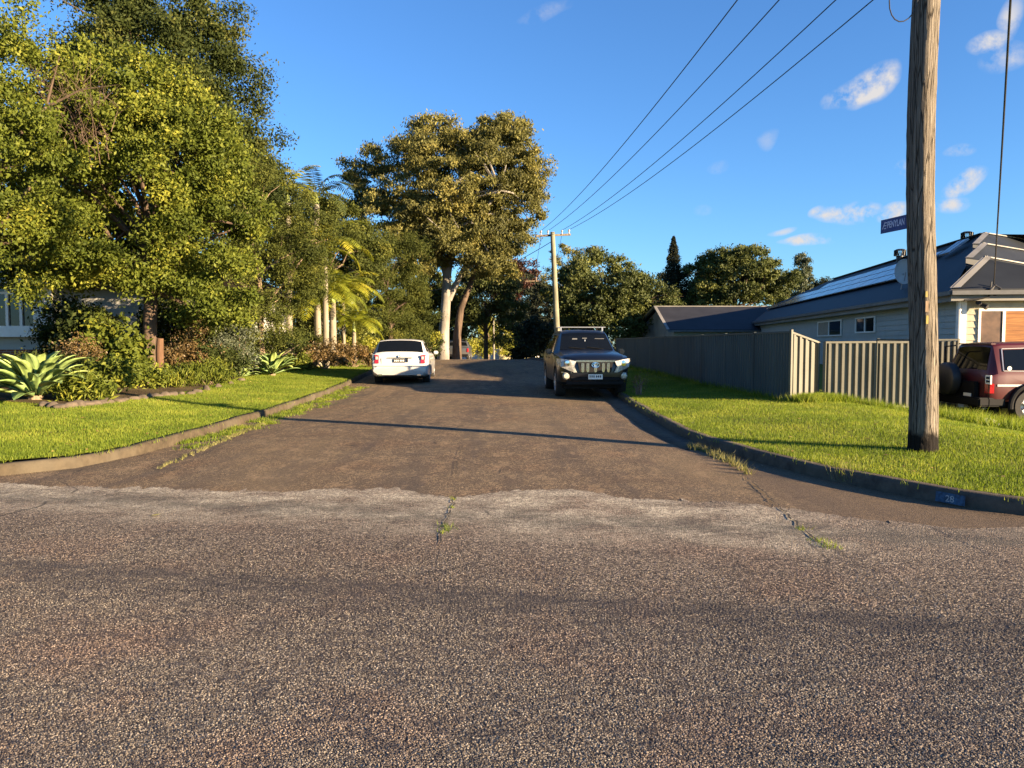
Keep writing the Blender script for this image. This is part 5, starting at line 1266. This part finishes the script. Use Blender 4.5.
# ------------------------------------------------------------------ vehicles
def paint(name, col, rough=.3, coat=.8, metal=0, dirt=.35):
    m = Mt(name, col, rough, metal, .5, coat); n = m.noise(1.3, None, 5); z = m.sep()[2]
    dust = m.math('MULTIPLY', m.rng(z, .9, .25), m.rng(n, .35, .7)); m.col(m.mix(m.math('MULTIPLY', dust, dirt), col, (.25,.20,.15))); return m.m
M['p_black'] = paint('black_blue_paint', (.003,.004,.007), .3, .22, 0, .04); M['p_white'] = paint('white_car_paint', (.46,.46,.45)); M['p_red'] = paint('maroon_paint', (.060,.004,.006), .45, .12, 0, .12); M['p_silver'] = paint('grey_car_paint', (.06,.065,.07), .35, .4, .2)
M['tyre'] = plain('tyre_rubber', (.018,.017,.016), .85, var=.3, scale=20); M['rim'] = plain('alloy_rim', (.45,.45,.45), .35, .7, var=.1); M['chrome'] = plain('chrome', (.75,.75,.76), .12, 1, var=.03)
M['autoglass'] = plain('car_glass', (.004,.005,.006), .06, 0, .28, var=.1); M['lamp'] = plain('headlamp_lens', (.40,.39,.34), .2, .2, .7, var=.45, scale=18); M['tail'] = plain('tail_lamp_red', (.34,.012,.014), .15, 0, .8, var=.3, scale=14)
M['plate_w'] = plain('white_number_plate', (.75,.73,.66), .4, var=.03); M['plate_b'] = plain('black_number_plate', (.03,.03,.03), .4); M['trim'] = plain('dark_trim', (.008,.008,.009), .6, 0, .15, var=.2); M['clear_red'] = plain('tail_lamp_clear', (.62,.42,.40), .15, 0, .8)

class Car:
    def __init__(s, name, loc, heading, label, st, mat, cat='car', wheel=(.37,.25), axles=(1.4,-1.4), track=.78, flare=0, group=None):
        s.st = sorted(st, key=lambda a: -a[0]); s.mat = mat
        s.root = empty(name, loc, heading-math.pi/2, label, cat, group)
        V = []; F = []; n = 0
        ext = s.st
        for r in ext:
            ring = s.ring(r); n = len(ring); V += ring
        for i in range(len(ext)-1):
            for k in range(n):
                k2 = (k+1) % n; F.append([i*n+k, (i+1)*n+k, (i+1)*n+k2, i*n+k2])
        F.append(list(range(n))); F.append([(len(ext)-1)*n+k for k in range(n)][::-1])
        me = bpy.data.meshes.new('body'); me.from_pydata(V, [], F); bm = bmesh.new(); bm.from_mesh(me); bmesh.ops.recalc_face_normals(bm, faces=bm.faces); bm.to_mesh(me); bm.free()
        body = bpy.data.objects.new('body', me); COL.objects.link(body)
        cm = MB()
        for a in axles:
            for sd in (-1, 1): cm.tube([(sd*(track+.35), a, wheel[0]), (sd*(track-.26), a, wheel[0])], wheel[0]+.055, 28)
        cut = cm.build('cut', None)
        bo = body.modifiers.new('b', 'BOOLEAN'); bo.object = cut; bo.operation = 'DIFFERENCE'; bo.solver = 'EXACT'
        bv = body.modifiers.new('v', 'BEVEL'); bv.width = .018; bv.segments = 2; bv.limit_method = 'ANGLE'; bv.angle_limit = R(28)
        dg = bpy.context.evaluated_depsgraph_get(); m2 = bpy.data.meshes.new_from_object(body.evaluated_get(dg))
        bpy.data.objects.remove(body); bpy.data.objects.remove(cut)
        bm = bmesh.new(); bm.from_mesh(m2)
        for f_ in bm.faces: f_.smooth = True
        for e in bm.edges:
            if len(e.link_faces) == 2 and e.calc_face_angle(0) > .55: e.smooth = False
        bm.to_mesh(m2); bm.free(); m2.name = 'body'; m2.materials.clear(); m2.materials.append(mat)
        s.body = bpy.data.objects.new('body', m2); COL.objects.link(s.body); s.body.parent = s.root
        # inner floor so no light passes through the arches
        for a in axles:
            for sd in (-1, 1): s.wheel((sd*track, a, wheel[0]), wheel[0], wheel[1], sd)
        s.axles = axles; s.wh = wheel; s.track = track
    def ring(s, r):
        y, z0, wb, wm, zb, wr, zr, cr = r; zm = z0+(zb-z0)*.52
        h = [(0,z0),(wb*.88,z0),(wb,z0+.07),(wm,zm),(wm*1.0,zb-.06),(wm*.975,zb),(wr,zr-.05),(wr*.93,zr-.008),(wr*.55,zr+cr*.75)]
        pts = [(x, y, z) for x, z in h] + [(0, y, zr+cr)] + [(-x, y, z) for x, z in h[::-1][:-1]]
        return pts
    def interp(s, y):
        st = s.st
        for a, b in zip(st, st[1:]):
            if a[0] >= y >= b[0]:
                t = (a[0]-y)/(a[0]-b[0]+1e-9); return tuple(p+(q-p)*t for p, q in zip(a, b))
        return st[-1] if y < st[-1][0] else st[0]
    def side(s, y, h, sd, off=.008):       # h 0..1 between belt and roof edge
        r = s.interp(y); zb = r[4]; x = r[3]*.975+(r[5]-r[3]*.975)*h; z = zb+(r[6]-.05-zb)*h
        n = Vector(((r[6]-.05-zb), 0, (r[3]*.975-r[5]))).normalized()
        return Vector((sd*(x+n.x*off), y, z+n.z*off))
    def topp(s, y, u, off=.008):
        r = s.interp(y); w = abs(u); X = [0,.55,.93,1.0]; Z = [r[6]+r[7], r[6]+r[7]*.75, r[6]-.008, r[6]-.05]
        return Vector((u*r[5], y, float(np.interp(w, X, Z))+off))
    def sidepane(s, poly, mat=None, name='side_window', sd=1, n=4):
        """poly: 4 (y,h) corners"""
        V = []; F = []
        for i in range(n+1):
            for j in range(n+1):
                a, b = i/n, j/n; y = (poly[0][0]*(1-a)+poly[1][0]*a)*(1-b)+(poly[3][0]*(1-a)+poly[2][0]*a)*b; h = (poly[0][1]*(1-a)+poly[1][1]*a)*(1-b)+(poly[3][1]*(1-a)+poly[2][1]*a)*b
                V.append(s.side(y, h, sd))
        for i in range(n):
            for j in range(n): k = i*(n+1)+j; F.append([k, k+1, k+n+2, k+n+1])
        mb = MB(); mb.add(V, F); return mb.build(name, mat or M['autoglass'], s.root, smooth=True)
    def toppane(s, y0, y1, u0=-.9, u1=.9, name='windscreen', mat=None, n=8, ut=None, off=.008):
        V = []; F = []; ut = ut or 1
        for i in range(n+1):
            for j in range(n+1):
                a = i/n; y = y0+(y1-y0)*a; k_ = 1+(ut-1)*a; V.append(s.topp(y, (u0+(u1-u0)*j/n)*k_, off))
        for i in range(n):
            for j in range(n): k = i*(n+1)+j; F.append([k, k+1, k+n+2, k+n+1])
        mb = MB(); mb.add(V, F); return mb.build(name, mat or M['autoglass'], s.root, smooth=True)
    def wheel(s, c, r, w, sd):
        root = bpy.data.objects.new('wheel', None); COL.objects.link(root); root.parent = s.root; root.location = c
        m = Matrix.Rotation(sd*math.pi/2, 4, 'Y'); mb = MB()
        mb.lathe([(r*.60,-w/2),(r*.93,-w/2),(r,-w*.36),(r,w*.36),(r*.93,w/2),(r*.62,w/2)], m, 30); mb.build('tyre', M['tyre'], root, smooth=True)
        mb = MB(); mb.lathe([(r*.62,w/2),(r*.60,w*.42),(r*.56,w*.2),(0,w*.18)], m, 30)
        for k in range(6):
            a = k/6*6.283; p = m @ Vector((math.cos(a)*r*.10, math.sin(a)*r*.10, w*.40)); q = m @ Vector((math.cos(a)*r*.58, math.sin(a)*r*.58, w*.44)); mb.bar(p, q, r*.16, .03, up=(1,0,0))
        mb.lathe([(0,w*.46),(r*.16,w*.44),(r*.17,w*.3)], m, 16); mb.build('rim', M['rim'], root, smooth=True)
        return root
    def part(s, mb, name, mat, **k): return mb.build(name, mat, k.pop('parent', s.root), **k)
    def handles(s, ys, z, x, mat):
        for sd in (-1, 1):
            for y in ys: mb = MB(); mb.box((sd*x, y, z), (.03,.16,.03)); s.part(mb, 'door_handle', mat, bevel=.006)
    def mirror(s, y, z, x, mat):
        for sd in (-1, 1): mb = MB(); mb.box((sd*(x+.085), y, z), (.17,.09,.12 if x > .935 else .15)); s.part(mb, 'wing_mirror', mat, bevel=.03, smooth=True)
def seams(car, ys, zlo=.42, w=.008):
    for sd in (-1, 1):
        for y in ys:
            mb = MB()
            r = car.interp(y); zm = r[1]+(r[4]-r[1])*.52
            mb.add([(sd*(r[3]+.003), y-w, zlo+.05), (sd*(r[3]+.003), y+w, zlo+.05), (sd*(r[3]+.003), y+w, r[4]-.07), (sd*(r[3]+.003), y-w, r[4]-.07)], [[0,1,2,3]]); car.part(mb, 'door_seam', M['trim'])

# black four wheel drive, nose towards the camera
px_, d_ = 595.0, 19.7
b = P(px_, 342, d_); hd = -math.pi/2+R(2.9)
st = [(2.40,.44,.60,.68,.80,.58,.86,.02),(2.34,.36,.74,.80,.93,.70,.99,.02),(2.2,.34,.86,.885,1.02,.79,1.07,.03),(1.95,.33,.91,.925,1.07,.83,1.12,.03),(1.05,.33,.92,.935,1.12,.82,1.20,.035),(.85,.33,.92,.935,1.13,.80,1.22,.02),
      (.20,.33,.92,.935,1.14,.665,1.70,.03),(.02,.33,.92,.935,1.14,.655,1.755,.035),(-1.0,.33,.92,.935,1.15,.655,1.775,.035),(-1.9,.35,.91,.925,1.15,.64,1.745,.03),(-2.2,.38,.88,.90,1.13,.62,1.68,.03),(-2.38,.45,.80,.84,1.05,.60,1.3,.02)]
mid = Vector((b.x-.11, d_+2.4, RZ(d_+2.4)))
pr_ = Car('four_wheel_drive', mid, hd, 'black four wheel drive parked facing the camera against the right kerb', st, M['p_black'], 'car', (.385,.26), (1.42,-1.37), .80)
pr_.root.rotation_euler[0] = 0
pr_.toppane(.83, .24, -.93, .93, ut=.99); 
for sd in (-1, 1):
    pr_.sidepane([(.62,.08),(-.32,.08),(-.32,.86),(.05,.86)], sd=sd); pr_.sidepane([(-.40,.08),(-1.15,.08),(-1.15,.86),(-.40,.86)], sd=sd); pr_.sidepane([(-1.22,.08),(-2.05,.10),(-1.95,.82),(-1.22,.86)], sd=sd)
seams(pr_, (.88, -.36, -1.18))
for sd in (-1, 1):     # headlights: swept back, wrapping the corner, with the lower spike toward the plate
    mb = MB(); mb.add([(sd*.50,2.44,.95),(sd*.66,2.43,.985),(sd*.86,2.29,1.015),(sd*.945,2.02,1.02),(sd*.945,2.10,.89),(sd*.86,2.35,.80),(sd*.56,2.455,.67),(sd*.48,2.46,.67),(sd*.55,2.455,.82)],
        [[0,1,8],[1,2,5],[2,3,4,5],[1,5,6,8],[8,6,7]]); hl = pr_.part(mb, 'headlight', M['lamp'], label='pearly swept back headlight'); 
    md = hl.modifiers.new('s','SOLIDIFY'); md.thickness = .04; md.offset = 0
    mb = MB(); mb.lathe([(0,.02),(.07,.015),(.085,-.02)], Matrix.Translation((sd*.72,2.43,.90)) @ Matrix.Rotation(-math.pi/2,4,'X'), 16); pr_.part(mb, 'projector', M['chrome'], parent=hl, smooth=True)
    mb = MB(); mb.lathe([(0,.03),(.065,.025),(.085,0),(.10,-.02)], Matrix.Translation((sd*.74,2.375,.575)) @ Matrix.Rotation(-math.pi/2,4,'X'), 18); pr_.part(mb, 'fog_light', M['lamp'], smooth=True)
    mb = MB(); mb.bar((sd*.60,2.40,.66),(sd*.86,2.30,.67),.02,.025); pr_.part(mb, 'bumper_trim', M['chrome'])
mb = MB(); mb.add([(-.46,2.405,.93),(.46,2.405,.93),(.40,2.425,.67),(-.40,2.425,.67)], [[0,1,2,3]]); gr_ = pr_.part(mb, 'grille', M['trim'])
md = gr_.modifiers.new('s','SOLIDIFY'); md.thickness = .03
mb = MB(); mb.bar((-.52,2.40,.955),(.52,2.40,.955),.06,.045); pr_.part(mb, 'grille_surround', M['chrome'], parent=gr_, bevel=.01)
for x in (-.33,-.20,.0,.20,.33):
    mb = MB(); mb.box((x,2.44,.79),(.075,.03,.22)); mb.box((x,2.458,.79),(.03,.012,.24)); pr_.part(mb, 'grille_bar', M['chrome'], parent=gr_, bevel=.004)
mb = MB()      # oval badge made of three ellipses
def ell(mb, cx, cz, a, b_, y, th=.010):
    mb.tube([(cx+a*math.cos(t), y, cz+b_*math.sin(t)) for t in np.linspace(0, 6.2832, 25)], th, 5)
ell(mb, 0,.86,.095,.062,2.46,.009); ell(mb, 0,.872,.055,.028,2.462,.007); ell(mb, 0,.86,.026,.056,2.464,.007); pr_.part(mb, 'badge', M['chrome'], smooth=True)
mb = MB(); mb.box((0,2.40,.50),(1.28,.06,.10)); mb.box((0,2.36,.40),(1.5,.08,.10)); pr_.part(mb, 'lower_bumper', M['trim'], bevel=.02)
mb = MB(); mb.box((0.0,2.445,.555),(.37,.012,.13)); npz = pr_.part(mb, 'number_plate', M['plate_w'], bevel=.004)
mb = MB()
for k in range(6): mb.box((-.13+k*.05+(.02 if k > 2 else 0),2.453,.565),(.026,.003,.055))
pr_.part(mb, 'plate_characters', M['trim'], parent=npz)
pr_.mirror(.62, 1.18, .93, M['p_black'])
for (x_, z_, w_, h_, mt_n) in ((.0, 1.52, .13, .03, 'gutter'), (.0, 1.44, .03, .07, 'rim'), (.28, 1.50, .14, .05, 'gutter'), (-.42, 1.52, .26, .018, 'gutter')):   # things seen just behind the windscreen
    r1 = pr_.topp(.24+(1.70-z_)/.50*.61, x_/.7, .014); mb = MB(); mb.box((x_, r1.y+.004, r1.z), (w_, .004, h_)); pr_.part(mb, 'windscreen_fitting', M[mt_n])
for y in (-.15,-1.15):
    mb = MB(); mb.bar((-.70,y,1.87),(.70,y,1.87),.06,.022); 
    for sd in (-1, 1): mb.bar((sd*.60,y,1.87),(sd*.60,y,1.76),.05,.05,up=(0,1,0))
    pr_.part(mb, 'roof_bar', M['rim'] if y > -.5 else M['trim'], bevel=.008)
pr_.handles((-.1,-1.0), 1.0, .94, M['p_black'])
mb = MB(); mb.add([(-.42,.44,1.555),(-.30,.44,1.555),(-.30,.42,1.58),(-.42,.42,1.58)], [[0,1,2,3]])
mb = MB(); q = pr_.topp(.80,.2,.012); mb.bar(pr_.topp(.86,.05,.02), pr_.topp(.78,.62,.02), .02, .015); mb.bar(pr_.topp(.86,-.6,.02), pr_.topp(.78,-.02,.02), .02, .015); pr_.part(mb, 'wiper', M['trim'])
mb = MB(); mb.box((0,0,.30),(1.5,4.0,.12)); mb.box((0,1.42,.36),(1.3,.12,.12)); mb.box((0,-1.37,.36),(1.3,.14,.14)); pr_.part(mb, 'chassis', M['trim'])

# white wagon, tail towards the camera
px_, d_ = 399.5, 25.0
b = P(px_, 342, d_); hd = math.pi/2+R(2.9)
st = [(2.42,.32,.55,.62,.56,.55,.62,.02),(2.3,.24,.78,.82,.68,.74,.73,.03),(1.9,.22,.9,.92,.80,.82,.86,.03),(1.0,.2,.93,.945,.90,.80,.97,.03),(.85,.2,.93,.945,.92,.78,.99,.02),(.1,.2,.93,.945,.95,.62,1.37,.03),(-.2,.2,.93,.945,.96,.64,1.45,.035),(-.9,.2,.93,.945,.96,.62,1.43,.035),
      (-1.6,.22,.93,.945,.99,.68,1.455,.03),(-2.0,.23,.925,.935,.99,.70,1.44,.03),(-2.12,.24,.92,.93,.99,.71,1.42,.03),(-2.36,.27,.88,.915,.97,.80,1.03,.02),(-2.41,.28,.86,.895,.93,.78,.975,.015),(-2.46,.30,.83,.865,.80,.77,.86,.01),(-2.44,.30,.83,.86,.60,.79,.68,.01),(-2.51,.31,.79,.85,.53,.78,.60,.01),(-2.49,.30,.76,.82,.42,.74,.48,.01)]
wg = Car('station_wagon', Vector((b.x-.12, d_+2.45, RZ(d_+1.4)-.02)), hd, 'white station wagon parked on the left seen from behind', st, M['p_white'], 'car', (.345,.24), (1.45,-1.45), .80)
wg.toppane(-2.135, -2.355, -.95, .95, 'rear_window', ut=1.0, off=.012); wg.toppane(.83, .14, -.9, .9)
for sd in (-1, 1):
    wg.sidepane([(.60,.1),(-.28,.1),(-.28,.86),(.02,.86)], sd=sd); wg.sidepane([(-.34,.1),(-1.2,.1),(-1.15,.86),(-.34,.86)], sd=sd); wg.sidepane([(-1.28,.12),(-2.18,.22),(-2.05,.80),(-1.24,.86)], sd=sd)
seams(wg, (.95, -.31, -1.25), .3)
for sd in (-1, 1):
    mb = MB(); mb.add([(sd*.68,-2.475,.95),(sd*.80,-2.45,.965),(sd*.905,-2.32,.955),(sd*.935,-2.05,.91),(sd*.925,-2.22,.70),(sd*.81,-2.50,.69),(sd*.68,-2.51,.69)], [[0,1,5,6],[1,2,4,5],[2,3,4]]); tl = wg.part(mb, 'tail_light', M['tail']); md = tl.modifiers.new('s','SOLIDIFY'); md.thickness = .03
    mb = MB(); mb.box((sd*.74,-2.505,.86),(.08,.04,.10)); wg.part(mb, 'reversing_lens', M['clear_red'], parent=tl, bevel=.01)
    mb = MB(); mb.box((sd*.62,-2.50,.32),(.16,.05,.07)); wg.part(mb, 'exhaust', M['chrome'], bevel=.02)
mb = MB(); mb.box((-.02,-2.487,.775),(.40,.02,.12)); npz = wg.part(mb, 'number_plate', M['plate_b'], bevel=.004)
mb = MB()
for k in range(6): mb.box((-.155+k*.052+(.02 if k > 2 else 0),-2.4985,.775),(.03,.003,.055))
wg.part(mb, 'plate_characters', M['plate_w'], parent=npz)
mb = MB(); mb.bar((-.40,-2.485,.865),(.40,-2.485,.865),.02,.02); wg.part(mb, 'tailgate_strip', M['trim'])
mb = MB(); mb.box((.24,-2.485,.79),(.05,.02,.13)); wg.part(mb, 'tailgate_handle', M['trim'])
mb = MB(); ell(mb, 0,.925,.035,.035,-2.472,.008); mb.lathe([(0,.01),(.03,.01),(.034,0)], Matrix.Translation((0,-2.465,.925)) @ Matrix.Rotation(math.pi/2,4,'X'), 14); wg.part(mb, 'badge', M['rim'])
mb = MB(); mb.bar((-.84,-2.515,.60),(.84,-2.515,.60),.012,.010); mb.bar((-.60,-2.47,.62),(-.60,-2.475,.85),.01,.01,up=(0,1,0)); wg.part(mb, 'bumper_seam', M['trim'])
mb = MB(); mb.box((0,-2.47,.33),(1.2,.04,.07)); wg.part(mb, 'diffuser', M['trim'])
wg.mirror(.62, 1.0, .94, M['p_white']); wg.handles((-.15,-1.1), .82, .95, M['p_white'])
mb = MB(); mb.box((0,0,.24),(1.5,4.2,.12)); wg.part(mb, 'chassis', M['trim'])

# maroon four wheel drive on the right, nose out of the frame
st = [(2.38,.55,.80,.86,.95,.78,1.0,.02),(2.2,.5,.88,.92,1.05,.84,1.12,.02),(1.1,.48,.92,.94,1.13,.84,1.20,.03),(.9,.48,.92,.94,1.14,.82,1.22,.02),(.45,.48,.92,.94,1.15,.72,1.76,.03),(.3,.48,.92,.94,1.15,.71,1.82,.03),(-1.0,.48,.92,.94,1.15,.71,1.85,.03),(-2.0,.5,.92,.94,1.15,.70,1.83,.03),(-2.18,.5,.92,.94,1.14,.69,1.80,.025),(-2.34,.52,.90,.93,1.10,.79,1.14,.01),(-2.38,.54,.88,.91,1.0,.80,1.05,.01)]
rx0 = P(988, 342, 17.3).x+.05
rdh = R(-1)
rl_ = Car('four_wheel_drive', Vector((rx0+2.42, 18.2, -.36)), rdh, 'maroon boxy four wheel drive with spare wheel parked at the right edge', st, M['p_red'], 'car', (.40,.27), (1.45,-1.42), .80)
for sd in (-1, 1):
    rl_.sidepane([(-1.02,.10),(-2.02,.12),(-1.98,.84),(-1.02,.86)], sd=sd); rl_.sidepane([(-.10,.1),(-.92,.1),(-.92,.86),(-.10,.86)], sd=sd); rl_.sidepane([(.72,.1),(-.02,.1),(-.02,.86),(.36,.86)], sd=sd)
    mb = MB()
    for a, b_ in (((-.98,.07),(-2.06,.09)),((-2.06,.09),(-2.02,.88)),((-2.02,.88),(-.98,.90)),((-1.52,.1),(-1.50,.88))): mb.bar(rl_.side(*a,sd,.012), rl_.side(*b_,sd,.012), .022, .012)
    rl_.part(mb, 'window_trim', M['rim'])
    mb = MB(); mb.box((sd*.945,-1.9,.88),(.012,.62,.05)); mb.box((sd*.945,-.1,.88),(.012,1.9,.05)); rl_.part(mb, 'side_stripe', M['rim'])
    mb = MB(); mb.add([(sd*.80,-2.405,.92),(sd*.935,-2.36,.92),(sd*.945,-2.28,.92),(sd*.945,-2.28,.70),(sd*.935,-2.37,.70),(sd*.80,-2.41,.70)], [[0,1,4,5],[1,2,3,4]]); t_ = rl_.part(mb, 'tail_light', M['tail']); md = t_.modifiers.new('s','SOLIDIFY'); md.thickness=.03
    for a in (1.45,-1.42):
        mb = MB(); mb.tube([(sd*.97,a+math.cos(t)*.50,.40+math.sin(t)*.50) for t in np.linspace(-.1,3.24,16)], .055, 8); rl_.part(mb, 'wheel_flare', M['trim'], smooth=True)
rl_.toppane(-2.20, -2.325, -.90, .90, 'rear_window', ut=1.0, off=.02)
rl_.toppane(.88,.48,-.9,.9)
mb = MB(); mb.add([(.86,-2.30,.98),(.935,-2.20,.98),(.935,-2.20,1.12),(.86,-2.30,1.12)], [[0,1,2,3]])
mb = MB(); mb.box((.90,-2.385,1.01),(.20,.03,.20)); stk = rl_.part(mb, 'sticker', M['plate_w']); 
mb = MB(); mb.box((.87,-2.405,1.05),(.06,.004,.05)); mb.box((.94,-2.405,1.05),(.05,.004,.05)); mb.box((.87,-2.405,.97),(.05,.004,.05)); mb.box((.94,-2.405,.97),(.06,.004,.04)); rl_.part(mb, 'sticker_marks', M['trim'], parent=stk)
mb = MB(); mb.box((0,-2.47,.50),(1.86,.26,.20)); mb.box((.83,-2.2,.50),(.22,.4,.2)); mb.box((-.83,-2.2,.50),(.22,.4,.2)); rl_.part(mb, 'rear_bumper', M['trim'], bevel=.03)
mb = MB(); mb.box((.10,-2.45,.74),(.95,.10,.42)); rl_.part(mb, 'tailgate_box', M['trim'], bevel=.02)
mb = MB(); mb.box((.30,-2.51,.62),(.30,.01,.11)); rl_.part(mb, 'number_plate', M['plate_w'])
# swung-out spare wheel on its carrier
sw = bpy.data.objects.new('spare_wheel', None); COL.objects.link(sw); sw.parent = rl_.root; sw.location = (-.30,-2.64,.98)
m_ = Matrix.Rotation(math.pi/2,4,'X'); mb = MB(); mb.lathe([(0,-.13),(.33,-.14),(.39,-.09),(.40,0),(.39,.09),(.33,.14),(0,.15)], m_, 30); mb.build('tyre_cover', M['black'], sw, smooth=True)
mb = MB(); mb.bar((-.30,-2.45,.55),(-.30,-2.52,1.15),.06,.06); mb.bar((-.75,-2.45,.58),(.1,-2.5,.62),.06,.06); mb.tube([(-.75,-2.47,1.2),(-.72,-2.5,1.75),(-.2,-2.5,1.78)],.018,6); rl_.part(mb, 'wheel_carrier', M['trim'])
mb = MB(); mb.bar((-.66,-2.16,1.815),(.66,-2.16,1.815),.10,.03); rl_.part(mb, 'roof_edge_trim', M['p_red'])
mb = MB(); mb.box((0,-.2,.45),(1.4,4.1,.14)); mb.tube([(.45,-2.4,.38),(.45,-1.6,.36)], .04, 8); mb.box((0,-1.42,.38),(1.3,.16,.16)); rl_.part(mb, 'chassis', M['trim'])
q = rl_.side(-1.92,.17,1,.014); mb = MB(); mb.lathe([(0,.002),(.05,.002)], Matrix.Translation(q) @ Matrix.Rotation(math.pi/2,4,'Y'), 14); rl_.part(mb, 'round_sticker', M['plate_w'])

# far silver utility beyond the crest
st = [(2.3,.4,.7,.78,.8,.7,.86,.02),(1.2,.3,.85,.88,.95,.78,1.02,.02),(.7,.3,.86,.89,1.0,.76,1.06,.02),(.1,.3,.86,.89,1.0,.62,1.50,.03),(-.7,.3,.86,.89,1.0,.62,1.52,.03),(-1.0,.3,.86,.89,1.0,.66,1.40,.02),(-1.15,.3,.86,.89,.98,.80,1.02,.01),(-2.3,.35,.85,.88,.95,.80,.99,.01)]
c = P(459, 342, 57)
sv = Car('utility', Vector((c.x, 57, .12)), math.pi/2, 'dark grey utility partly hidden by the road crest beside the gum trunk', st, M['p_silver'], 'car', (.34,.22), (1.4,-1.5), .76)
sv.toppane(-.72,-1.12,-.88,.88,'rear_window'); 
for sd in (-1, 1):
    sv.sidepane([(.4,.1),(-.7,.1),(-.6,.85),(.1,.85)], sd=sd)
    mb = MB(); mb.box((sd*.78,-2.32,.80),(.12,.03,.26)); sv.part(mb, 'tail_light', M['tail'])
mb = MB(); mb.box((0,-2.34,.45),(1.6,.10,.14)); sv.part(mb, 'bumper', M['trim'], bevel=.02)

# painted kerb number
q0, q1 = PZ(958, 504, .0), PZ(986, 508, .0)
i_ = min(range(len(kr)), key=lambda k: abs(kr[k].x-P(973.5,342,7.0).x)+(0 if kr[k].y < 9 else 99)); a, b_ = kr[i_], kr[i_+1]
tdir = (b_-a).normalized(); kp = a; nn = Vector((-tdir.y, tdir.x)); nn = nn if nn.y < 0 else -nn
kn = empty('kerb_number', (kp.x, kp.y, 0), 0, 'house number 28 painted on a blue patch of the right kerb face', 'kerb number')
ex = Vector((-tdir.x, -tdir.y, 0)) if tdir.x < 0 else Vector((tdir.x, tdir.y, 0)); en = Vector((nn.x, nn.y, 0))
rn = (en+Vector((0,0,.10))).normalized(); up = rn.cross(ex)*1; up = up if up.z > 0 else -up
mk = Matrix(((ex.x, up.x, rn.x, 0), (ex.y, up.y, rn.y, 0), (ex.z, up.z, rn.z, .055), (0,0,0,1)))
mb = MB(); mb.add([(-.14,-.045,.012),(.14,-.045,.012),(.14,.05,.012),(-.14,.05,.012)], [[0,1,2,3]])
ob = mb.build('painted_patch', plain('faded_blue_paint', (.025,.06,.11), .85, var=.6, scale=30), kn); ob.matrix_local = mk
text('28', .085, plain('faded_white_paint', (.28,.30,.32), .85, var=.5, scale=40), kn, mk @ Matrix.Translation((-.045,-.030,.0135)), 'painted_digits')
print('objects', len(bpy.data.objects))
